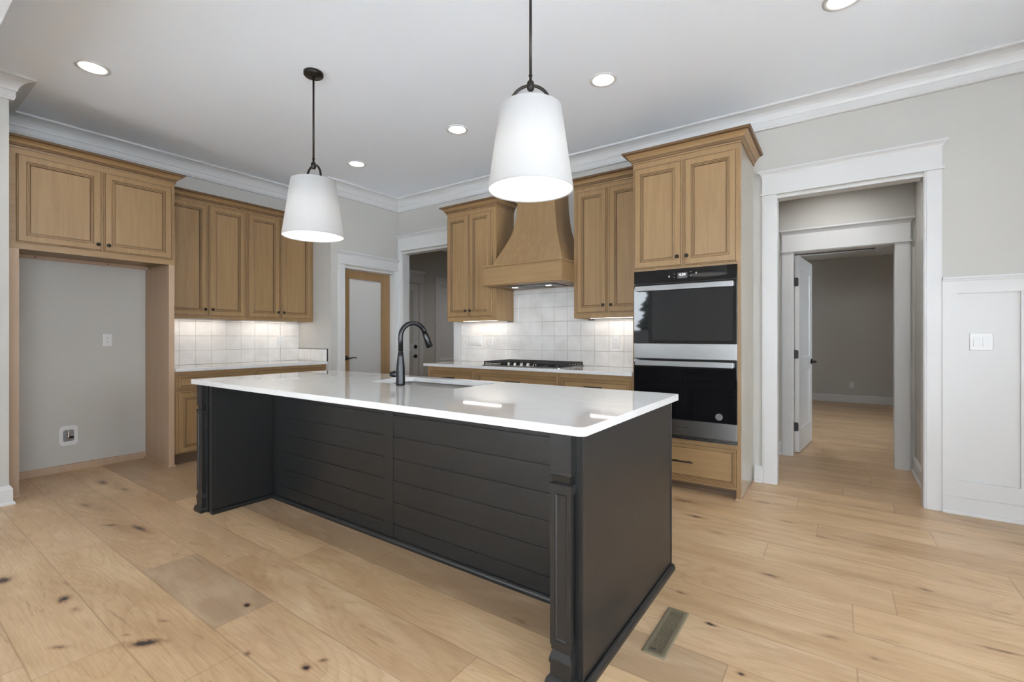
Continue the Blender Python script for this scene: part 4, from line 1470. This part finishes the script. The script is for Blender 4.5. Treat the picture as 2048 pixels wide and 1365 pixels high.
# kitchen side: doors and drawers
Fk = lambda u, v, w: Vector((u, 2.46 + w, v))
xs = [-3.47, -2.93, -2.39, -1.82, -1.32, -0.84]
BD = [(i, w, 0) for i, w, q in DOOR]
BDR = [(i, w, 0) for i, w, q in DRAWER]
for a, b in zip(xs, xs[1:]):
    d = front('drawer', Fk, a + 0.006, b - 0.006, 0.72, 0.86, isl, BDR, M_blackwood)
    pull(Fk, (a + b) / 2, 0.79, 0.16, d)
    d = front('door', Fk, a + 0.006, b - 0.006, 0.11, 0.70, isl, BD, M_blackwood_v)
    knob(Fk, b - 0.05, 0.65, d)
def post(x0, x1, y0=1.400, y1=1.474):
    bm = bm_new()
    cx, cy = (x0 + x1) / 2, (y0 + y1) / 2
    hx, hy_ = (x1 - x0) / 2, (y1 - y0) / 2
    pr = [(0.0, 0.0), (0.014, 0.0), (0.014, 0.020), (0.010, 0.034), (0.003, 0.040), (0.0, 0.042), (0.0, 0.084), (0.003, 0.085), (0.003, 0.100), (0.002, 0.104), (-0.006, 0.128), (-0.003, 0.131), (-0.003, 0.146), (0.0, 0.147),
          (0.0, 0.690), (0.003, 0.691), (0.003, 0.706), (-0.001, 0.708), (-0.008, 0.712), (-0.003, 0.735), (0.001, 0.738), (0.001, 0.750), (0.0, 0.752), (0.0, 0.8835)]
    rows = [[bm.verts.new((cx + sx * (hx + d), cy + sy * (hy_ + d), z)) for sx, sy in ((-1, -1), (1, -1), (1, 1), (-1, 1))] for d, z in pr]
    for k, (a, b) in enumerate(zip(rows, rows[1:])):
        for i in range(4):
            if 0.146 < pr[k][1] < 0.2 and i in (0, 1):
                # sunk panel in the two free faces of the shaft
                z0, z1 = pr[k][1], pr[k + 1][1]
                fr4 = [a[i], a[(i + 1) % 4], b[(i + 1) % 4], b[i]]
                nrm = Vector((0, -1, 0)) if i == 0 else Vector((1, 0, 0))
                cen = sum((v.co for v in fr4), Vector()) / 4
                hw = hx if i == 0 else hy_
                prev = fr4
                for ins, dep in ((0.016, 0.0), (0.019, -0.005), (0.024, -0.007)):
                    cur = []
                    for v in fr4:
                        dv = v.co - cen
                        s = Vector((dv.x * (hw - ins) / hw if i == 0 else dv.x, dv.y * (hw - ins) / hw if i == 1 else dv.y, dv.z * ((z1 - z0) / 2 - ins) / ((z1 - z0) / 2)))
                        cur.append(bm.verts.new(cen + s + nrm * dep))
                    for q in range(4):
                        bm.faces.new((prev[q], prev[(q + 1) % 4], cur[(q + 1) % 4], cur[q]))
                    prev = cur
                bm.faces.new(prev)
            else:
                bm.faces.new((a[i], a[(i + 1) % 4], b[(i + 1) % 4], b[i]))
    bm.faces.new(rows[0])
    bm.faces.new(rows[-1])
    mk('corner_post', bm, M_blackwood_v, isl)
post(-3.669, -3.589, y1=1.4345)
post(-0.820, -0.739)
QR = [(0, 0), (0.016, 0), (0.016, 0.014), (0.013, 0.022), (0.007, 0.028), (0, 0.030)]
for pth_, sd_ in (([(-3.499, 1.424), (-3.499, IY - 0.002), (-0.823, IY - 0.002)], 1), ([(-0.745, 1.438), (-0.712, 1.438), (-0.712, 2.474)], 1), ([(-3.701, 2.46), (-3.701, 1.434)], -1)):
    bm = bm_new()
    sweep(bm, pth_, QR, side=sd_)
    mk('shoe_molding', bm, M_blackwood, isl)

slab('island_countertop', -3.7316, -0.6807, 1.3800, 2.4980, 'large white quartz slab on top of the black island', hole=(-2.60, -1.80, 2.00, 2.40, 0.045), r=0.025)

# sink
bm = bm_new()
hs = [(0.0, 0.8838), (0.004, 0.8838), (0.006, 0.70), (0.018, 0.685), (0.03, 0.680)]
x0, x1, y0, y1 = -2.605, -1.795, 1.995, 2.405
rowsS = []
fl = [bm.verts.new((u, v, 0.8836)) for u, v in rrect(x0 - 0.02, x1 + 0.02, y0 - 0.02, y1 + 0.02, 0.05, 6)]
rowsS.append(fl)
for ins, z in hs:
    rowsS.append([bm.verts.new((u, v, z - 0.0004)) for u, v in rrect(x0 + ins, x1 - ins, y0 + ins, y1 - ins, 0.05, 6)])
n = len(fl)
for a, b in zip(rowsS, rowsS[1:]):
    for i in range(n):
        f = bm.faces.new((a[i], a[(i + 1) % n], b[(i + 1) % n], b[i]))
        f.smooth = True
bm.faces.new(rowsS[-1])
sk = mk('sink', bm, M_sink, None, 'stainless undermount sink set into the white island top', 'sink')
bm = bm_new()
lathe(bm, [(0.045, 0.0), (0.045, 0.003), (0.030, 0.003), (0.028, 0.0008), (0.0, 0.0008)], (-2.20, 2.20, 0.6800), 'Z', 24)
mk('drain', bm, M_chrome, sk)

# faucet
fx, fy = -2.213, 1.960
fa = thing('faucet', 'dark pull-down gooseneck faucet standing behind the island sink', 'faucet', (fx, fy, 0.914))
bm = bm_new()
lathe(bm, [(0.0275, 0.0), (0.0275, 0.012), (0.0265, 0.10), (0.0240, 0.135), (0.0190, 0.175), (0.0165, 0.205), (0.0, 0.205)], (fx, fy, 0.9142), 'Z', 32)
mk('body', bm, M_faucet, fa)
bm = bm_new()
pts = [(fx, fy, 1.121), (fx, fy, 1.20)]
R = 0.085
dx, dy = 0.27, 0.963
for i in range(1, 17):
    a = math.pi * (1 - i / 16 * 0.90)
    o_ = R + R * math.cos(a)
    pts.append((fx + dx * o_, fy + dy * o_, 1.212 + R * 1.02 * math.sin(a)))
tube(bm, pts, 0.0150, 20)
mk('spout', bm, M_faucet, fa)
e0, e1 = Vector(pts[-1]), Vector(pts[-1]) + (Vector(pts[-1]) - Vector(pts[-2])).normalized() * 0.098
bm = bm_new()
tube(bm, [e0, e0.lerp(e1, 0.1), e0.lerp(e1, 0.12), e0.lerp(e1, 0.5), e0.lerp(e1, 0.97), e1], [0.0155, 0.0155, 0.0175, 0.0195, 0.0225, 0.0205], 24)
sh = mk('spray_head', bm, M_faucet, fa)
bm = bm_new()
c_ = e0.lerp(e1, 0.5)
box(bm, c_.x + 0.0135, c_.x + 0.0215, c_.y - 0.006, c_.y + 0.006, c_.z - 0.016, c_.z + 0.016, bev=0.002)
mk('button', bm, M_black, sh)
bm = bm_new()
hz = 0.978
hdv = Vector((-1, 0.0, 0.0))
b0 = Vector((fx, fy, hz))
tube(bm, [b0 + hdv * 0.020, b0 + hdv * 0.055, b0 + hdv * 0.057, b0 + hdv * 0.082], [0.0165, 0.0165, 0.0180, 0.0180], 20)
tube(bm, [b0 + hdv * 0.066 + Vector((0, 0, 0.012)), b0 + hdv * 0.068 + Vector((0, 0.012, 0.020))], [0.006, 0.005], 12)
mk('lever', bm, M_faucet, fa)

# ------------------------------------------------------------------ pendants
def pendant(px, py, label, turn):
    t = thing('pendant_lamp', label, 'lamp', (px, py, ZC), 'pendant lamps over the island')
    bm = bm_new()
    lathe(bm, [(0.066, 0.0), (0.066, -0.020), (0.060, -0.026), (0.020, -0.028), (0.013, -0.034), (0.0, -0.034)], (px, py, ZC - 0.0003), 'Z', 40)
    mk('canopy', bm, M_bronze, t)
    bm = bm_new()
    tube(bm, [(px, py, ZC - 0.03), (px, py, 2.455)], 0.0070, 14)
    lathe(bm, [(0.0085, 0.0), (0.0105, 0.004), (0.0085, 0.008)], (px, py, 2.474), 'Z', 14)
    mk('rod', bm, M_bronze, t)
    bm = bm_new()
    lathe(bm, [(0.0, -0.026), (0.012, -0.024), (0.0175, -0.016), (0.0175, 0.012), (0.014, 0.020), (0.0, 0.022)], (px, py, 2.430), 'Z', 20)
    th = math.radians(turn)
    arc = []
    for i in range(25):
        a = math.pi * i / 24
        o_ = 0.096 * math.cos(a)
        arc.append((px + o_ * math.cos(th), py + o_ * math.sin(th), 2.334 + 0.096 * math.sin(a)))
    arc = [(arc[0][0], arc[0][1], 2.20)] + arc + [(arc[-1][0], arc[-1][1], 2.20)]
    tube(bm, arc, 0.0075, 12)
    tube(bm, [arc[0], (px, py, 2.20), arc[-1]], 0.005, 8)
    mk('yoke', bm, M_bronze, t)
    bm = bm_new()
    zt, zb, rt, rb, tk = 2.318, 1.922, 0.150, 0.2065, 0.0022
    seg = 72
    def ring(r, z):
        return [bm.verts.new((px + r * math.cos(2 * math.pi * i / seg), py + r * math.sin(2 * math.pi * i / seg), z)) for i in range(seg)]
    rw = [ring(rt - tk, zt), ring(rt, zt), ring(rt, zt - 0.002), ring(rb, zb + 0.002), ring(rb, zb), ring(rb - tk, zb)]
    rw.append(rw[0])
    for a, b in zip(rw, rw[1:]):
        for i in range(seg):
            f = bm.faces.new((a[i], b[i], b[(i + 1) % seg], a[(i + 1) % seg]))
            f.smooth = True
    for e in bm.edges:
        if len(e.link_faces) == 2 and e.link_faces[0].normal.angle(e.link_faces[1].normal, 0) > 1:
            e.smooth = False
    mk('shade', bm, M_shade, t)
    bm = bm_new()
    lathe(bm, [(0.020, 0.055), (0.020, 0.012), (0.024, 0.0), (0.028, -0.03), (0.028, -0.045), (0.020, -0.062), (0.0, -0.070)], (px, py, 2.215), 'Z', 24)
    mk('bulb', bm, M_bulb, t, label='glowing round bulb')
    bm = bm_new()
    lathe(bm, [(rt * 0.0, 0.0), (rb - 0.004, 0.0), (rb - 0.004, 0.002), (0, 0.002)], (px, py, 1.926), 'Z', 72)
    mk('diffuser', bm, M_diff, t, label='white diffuser disc')
    ld = bpy.data.lights.new('pendant_glow', 'POINT')
    ld.energy = PEND_W
    ld.color = PEND_COL
    ld.shadow_soft_size = 0.05
    lo = bpy.data.objects.new('pendant_glow', ld)
    COL.objects.link(lo)
    lo.location = (px, py, 2.10)
M_bulb = mat('lit_bulb', (1, 1, 1, 1), 0.5, emit=(1.0, 0.94, 0.86, 1), es=2.0)
m = M_diff = bpy.data.materials.new('white_diffuser')
m.use_nodes = True
nt = m.node_tree
p = nt.nodes['Principled BSDF']
p.inputs['Base Color'].default_value = (0.9, 0.9, 0.89, 1)
p.inputs['Roughness'].default_value = 0.6
tl = nt.nodes.new('ShaderNodeBsdfTranslucent')
tl.inputs['Color'].default_value = (0.95, 0.94, 0.92, 1)
mx = nt.nodes.new('ShaderNodeMixShader')
mx.inputs[0].default_value = 0.75
p.inputs['Emission Color'].default_value = (1.0, 0.985, 0.96, 1)
p.inputs['Emission Strength'].default_value = 1.6
nt.links.new(p.outputs[0], mx.inputs[1])
nt.links.new(tl.outputs[0], mx.inputs[2])
nt.links.new(mx.outputs[0], nt.nodes['Material Output'].inputs[0])
pendant(-3.053, 1.900, 'white drum-shade pendant hanging over the faucet end of the island', -3)
pendant(-1.222, 1.900, 'white drum-shade pendant hanging over the island end nearest the oven', 33)

# ------------------------------------------------------------------ recessed lights
def can(x, y, label, z=ZC, power=None, build=True):
    if build:
        t = thing('recessed_light', label, 'ceiling light', (x, y, z), 'recessed ceiling lights')
        bm = bm_new()
        lathe(bm, [(0.078, 0.0), (0.098, 0.0), (0.098, -0.003), (0.088, -0.006), (0.080, -0.005), (0.072, -0.0005), (0.078, 0.0)], (x, y, z - 0.0003), 'Z', 48, cap=False)
        mk('trim_ring', bm, M_plastic, t)
        bm = bm_new()
        lathe(bm, [(0.0, -0.0008), (0.079, -0.0008), (0.079, -0.0028), (0.0, -0.0028)], (x, y, z), 'Z', 48)
        mk('lens', bm, M_lens, t, label='glowing white lens')
    ld = bpy.data.lights.new('recessed_or_added_lamp', 'SPOT')
    ld.energy = (power or CAN_W)
    ld.color = CAN_COL
    ld.spot_size = math.radians(150)
    ld.spot_blend = 0.9
    ld.shadow_soft_size = 0.075
    lo = bpy.data.objects.new('recessed_or_added_lamp', ld)
    COL.objects.link(lo)
    lo.location = (x, y, z - 0.02)
can(-4.255, 0.980, 'lit recessed light in the ceiling in front of the refrigerator niche', power=16)
can(-4.278, 3.172, 'lit recessed light nearest the pantry corner of the ceiling')
can(-2.824, 3.168, 'lit recessed light in the ceiling in front of the range hood')
can(-1.407, 3.168, 'lit recessed light in the ceiling in front of the oven tower')
can(0.021, 3.175, 'lit recessed light in the ceiling in front of the hall doorway')
for x, y in ((-2.83, 0.98), (-1.41, 0.98), (0.02, 0.98), (1.44, 0.98), (1.44, 3.17), (-3.6, -1.4), (-1.2, -1.4), (1.2, -1.4)):
    can(x, y, '', build=False)
can(-0.05, 5.0, '', z=2.85, power=34, build=False)  # unseen lamp without fixture, added to brighten the hall
can(-4.4, 6.2, '', z=2.75, power=45, build=False)  # added lamp, no fixture: lifts the side hall
can(0.335, 9.60, 'lit recessed light in the grey plank ceiling of the far room', z=ZR + 0.019, power=13)
can(-0.5, 7.2, '', z=ZR + 0.019, power=45, build=False)  # added out of view to light the far room's floor and wall
can(-5.7, 3.95, '', z=ZC, power=110, build=False)  # lamp added behind the frosted pane to brighten it

# lamps under the cabinets and the hood
def strip(x, y, z, sx, sy, e):
    ld = bpy.data.lights.new('under_cabinet_lamp', 'AREA')
    ld.shape = 'RECTANGLE'
    ld.size, ld.size_y = sx, sy
    ld.energy = e
    ld.color = (1.0, 0.90, 0.80)
    lo = bpy.data.objects.new('under_cabinet_lamp', ld)
    COL.objects.link(lo)
    lo.location = (x, y, z)
strip(-5.552, 2.145, 1.404, 0.014, 0.55, UC_W * 0.55)
strip(-5.552, 2.935, 1.404, 0.014, 0.60, UC_W * 0.60)
strip(-3.405, YU + 0.197, 1.394, 0.55, 0.014, UC_W * 0.55)
strip(-1.757, YU + 0.197, 1.394, 0.53, 0.014, UC_W * 0.53)
for x in (-2.822, -2.409):
    ld = bpy.data.lights.new('hood_lamp', 'SPOT')
    ld.energy = 1.6
    ld.color = (1.0, 0.93, 0.86)
    ld.spot_size = math.radians(140)
    ld.spot_blend = 0.8
    ld.shadow_soft_size = 0.025
    lo = bpy.data.objects.new('hood_lamp', ld)
    COL.objects.link(lo)
    lo.location = (x, 4.082, 1.728)

# ------------------------------------------------------------------ electrical plates
def duplex(F, u, v, label, w0=0.0):
    t = thing('electrical_outlet', label, 'outlet', F(u, v, w0))
    bm = bm_new()
    rings(bm, F, u - 0.036, u + 0.036, v - 0.0585, v + 0.0585, [(0, w0 + 0.0002, 0), (0, w0 + 0.003, 0), (0.003, w0 + 0.0055, 0)])
    mk('cover_plate', bm, M_plastic, t)
    for s in (-1, 1):
        bm = bm_new()
        prism(bm, rrect(u - 0.0165, u + 0.0165, v + s * 0.021 - 0.0145, v + s * 0.021 + 0.0145, 0.009, 4), F, w0 + 0.0052, w0 + 0.0072)
        r = mk('receptacle', bm, M_plastic, t)
        bm = bm_new()
        for q in (-0.006, 0.006):
            prism(bm, [(u + q - 0.0011, v + s * 0.021 - 0.001), (u + q + 0.0011, v + s * 0.021 - 0.001), (u + q + 0.0011, v + s * 0.021 + 0.007), (u + q - 0.0011, v + s * 0.021 + 0.007)], F, w0 + 0.0072, w0 + 0.0076)
        prism(bm, rrect(u - 0.0025, u + 0.0025, v + s * 0.021 - 0.009, v + s * 0.021 - 0.004, 0.0024, 3), F, w0 + 0.0072, w0 + 0.0076)
        mk('slots', bm, M_slot, r)
duplex(FL(XA), 1.418, 1.183, 'white duplex outlet on the grey wall of the refrigerator niche')
duplex(FL(XA), 3.090, 1.172, 'white duplex outlet on the tiles below the cabinets beside the pantry', 0.0105)
duplex(FB(YB), -3.370, 1.160, 'white duplex outlet on the tiles next to the wide switch plate', 0.0105)
duplex(FB(YB), -1.803, 1.163, 'white duplex outlet on the tiles between cooktop and oven tower', 0.0105)
duplex(FB(FY), 0.195, 0.325, 'white outlet low on the far room wall seen through the doorways')

def switches(F, u, v, n, label, w0):
    t = thing('light_switch', label, 'switch', F(u, v, w0))
    hw = 0.035 + 0.023 * (n - 1)
    bm = bm_new()
    rings(bm, F, u - hw, u + hw, v - 0.0585, v + 0.0585, [(0, w0 + 0.0002, 0), (0, w0 + 0.003, 0), (0.004, w0 + 0.0060, 0)])
    for i in range(n):
        c = u + (i - (n - 1) / 2) * 0.046
        for s in (-1, 1):
            prism(bm, rrect(c - 0.0022, c + 0.0022, v + s * 0.048 - 0.0022, v + s * 0.048 + 0.0022, 0.0021, 3), F, w0 + 0.0060, w0 + 0.0066)
    mk('cover_plate', bm, M_plastic, t)
    for i in range(n):
        c = u + (i - (n - 1) / 2) * 0.046
        bm = bm_new()
        a = [(c - 0.0165, v - 0.033), (c + 0.0165, v - 0.033), (c + 0.0165, v), (c - 0.0165, v)]
        lo = [bm.verts.new(F(x, y, w0 + 0.0055)) for x, y in ((c - 0.0165, v - 0.033), (c + 0.0165, v - 0.033), (c + 0.0165, v + 0.033), (c - 0.0165, v + 0.033))]
        hi = [bm.verts.new(F(x, y, w0 + z)) for x, y, z in ((c - 0.0165, v - 0.033, 0.0125), (c + 0.0165, v - 0.033, 0.0125), (c + 0.0165, v + 0.033, 0.0065), (c - 0.0165, v + 0.033, 0.0065))]
        for q in range(4):
            bm.faces.new((lo[q], lo[(q + 1) % 4], hi[(q + 1) % 4], hi[q]))
        bm.faces.new(hi)
        bm.faces.new(lo)
        mk('rocker', bm, M_plastic, t)
switches(FB(YB), 0.7835, 1.180, 2, 'white two-gang rocker switch on the wainscot panel', 0.0045)
switches(FB(YB), -3.607, 1.167, 4, 'wide white multi-switch plate on the tiles beside the doorway', 0.0105)

# ice-maker water box
F = FL(XA)
wb_ = thing('water_supply_box', 'white recessed water supply box low in the refrigerator niche', 'water box', (XA, 1.145, 0.32))
bm = bm_new()
o1 = rrect(1.082, 1.208, 0.232, 0.410, 0.032, 6)
i1 = rrect(1.108, 1.182, 0.268, 0.372, 0.014, 6)
n = len(o1)
A_ = [bm.verts.new(F(u, v, 0.0003)) for u, v in o1]
B_2 = [bm.verts.new(F(u, v, 0.006)) for u, v in o1]
C_ = [bm.verts.new(F(u, v, 0.006)) for u, v in i1]
D_ = [bm.verts.new(F(u, v, 0.0012)) for u, v in i1]
for a, b in ((A_, B_2), (B_2, C_), (C_, D_)):
    for i in range(n):
        bm.faces.new((a[i], a[(i + 1) % n], b[(i + 1) % n], b[i]))
mk('frame', bm, M_plastic, wb_)
bm = bm_new()
bm.faces.new([bm.verts.new(F(u, v, 0.0014)) for u, v in i1])
mk('recess', bm, mat('shaded_grey_plastic', (0.22, 0.22, 0.21, 1), 0.5), wb_)
bm = bm_new()
tube(bm, [F(1.143, 0.372, 0.010), F(1.143, 0.305, 0.010)], 0.008, 12)
tube(bm, [F(1.143, 0.330, 0.012), F(1.143, 0.300, 0.012)], 0.011, 12)
tube(bm, [F(1.143, 0.288, 0.008), F(1.143, 0.288, 0.028)], 0.008, 12)
mk('valve', bm, M_chrome, wb_)
bm = bm_new()
tube(bm, [F(1.155, 0.305, 0.014), F(1.178, 0.303, 0.014)], 0.010, 12)
mk('valve_handle', bm, M_black, wb_)

# ------------------------------------------------------------------ floor register
vt = thing('floor_register', 'brown metal floor register beside the island end panel', 'vent', (-0.579, 1.935, 0))
vx0, vx1, vy0, vy1 = -0.624, -0.534, 1.757, 2.113
bm = bm_new()
o1 = rrect(vx0, vx1, vy0, vy1, 0.008, 3)
def lp(ins, z, r):
    return [bm.verts.new((u, v, z)) for u, v in rrect(vx0 + ins, vx1 - ins, vy0 + ins, vy1 - ins, r, 3)]
ls = [lp(0, 0.0004, .008), lp(0.0, 0.002, .008), lp(0.005, 0.0055, .006), lp(0.018, 0.0055, .002), lp(0.0185, 0.001, .002)]
for a, b in zip(ls, ls[1:]):
    for i in range(len(a)):
        bm.faces.new((a[i], a[(i + 1) % len(a)], b[(i + 1) % len(a)], b[i]))
mk('frame', bm, M_vent, vt)
bm = bm_new()
nv = 27
for i in range(nv):
    y = vy0 + 0.0225 + (vy1 - vy0 - 0.045) * i / (nv - 1)
    box(bm, vx0 + 0.0185, vx1 - 0.0185, y - 0.0022, y + 0.0022, 0.0012, 0.0050)
mk('louvres', bm, M_vent, vt)
bm = bm_new()
box(bm, vx0 + 0.018, vx1 - 0.018, vy0 + 0.018, vy1 - 0.018, 0.0003, 0.0010)
mk('duct_opening', bm, M_vent_dark, vt)
bm = bm_new()
box(bm, vx0 + 0.030, vx0 + 0.046, vy0 + 0.026, vy0 + 0.034, 0.0050, 0.0080)
mk('damper_lever', bm, M_chrome, vt)

# ------------------------------------------------------------------ outside the windows
m = M_bounce_ground = mat('pale_bounce_ground', (0.6, 0.6, 0.6, 1), 0.9)  # unseen ground made pale and cool to reflect light onto the ceiling
L(m, mixc(m, noise(m, geo_pos(m), 1.5, 4), (0.49, 0.52, 0.555, 1), (0.56, 0.59, 0.625, 1)), P(m).inputs['Base Color'])
bm = bm_new()
box(bm, -60, 60, -60, YF - 0.13, -0.25, -0.15)
box(bm, XR + 0.13, 60, YF - 0.13, 40, -0.25, -0.15)
box(bm, 2.61, XR + 0.13, 4.51, 40, -0.25, -0.15)
struct('ground', bm, M_bounce_ground)
M_needle = mat('dark_evergreen', (0.02, 0.03, 0.02, 1), 0.9)
M_bark = mat('bare_bark', (0.07, 0.06, 0.05, 1), 0.9)
rt_ = random.Random(4)
for i, (x, y, h, kind) in enumerate(((-15.5, -22, 7.2, 0), (-12.6, -20, 8.0, 1), (-18.5, -24, 6.0, 0), (-9.8, -23, 6.5, 0), (-21, -22, 7.5, 1), (-7.0, -25, 8, 1))):
    tr_ = thing('conifer_tree' if kind == 0 else 'bare_tree', 'evergreen tree outside the window' if kind == 0 else 'leafless tree outside the window', 'tree', (x, y, -0.15), 'evergreens outside' if kind == 0 else 'bare trees outside')
    bm = bm_new()
    tube(bm, [(x, y, -0.15), (x, y, h * 0.9)], [0.16, 0.03], 8)
    if kind == 1:
        for k in range(46):
            z = h * rt_.uniform(0.25, 0.9)
            a, l = rt_.uniform(0, 6.28), rt_.uniform(0.6, 2.0) * (1.1 - z / h)
            tube(bm, [(x, y, z), (x + l * .5 * math.cos(a), y + l * .5 * math.sin(a), z + l * 0.5), (x + l * math.cos(a), y + l * math.sin(a), z + l * 1.3)], [0.035, 0.02, 0.006], 5)
    mk('trunk', bm, M_bark, tr_)
    if kind == 0:
        bm = bm_new()
        for k in range(16):
            z = h * (0.08 + 0.9 * k / 16)
            r = 1.7 * (1 - k / 16) + 0.15
            c = bm.verts.new((x, y, z + h * 0.13))
            ring_ = [bm.verts.new((x + r * rt_.uniform(0.6, 1.1) * math.cos(2 * math.pi * q / 18), y + r * rt_.uniform(0.6, 1.1) * math.sin(2 * math.pi * q / 18), z - rt_.uniform(0, 0.25))) for q in range(18)]
            for q in range(18):
                bm.faces.new((c, ring_[q], ring_[(q + 1) % 18]))
            bm.faces.new(ring_)
        mk('foliage', bm, M_needle, tr_)
bm = bm_new()
for k in range(40):
    x = -24 + k * 0.62
    box(bm, x, x + 0.60, -16.02, -15.98, -0.15, 1.55)
box(bm, -24, 0.8, -15.97, -15.93, 0.2, 0.3)
box(bm, -24, 0.8, -15.97, -15.93, 1.2, 1.3)
mk('garden_fence', bm, mat('dark_fence_boards', (0.05, 0.045, 0.04, 1), 0.8), None, 'dark board fence across the yard outside the window', 'fence')
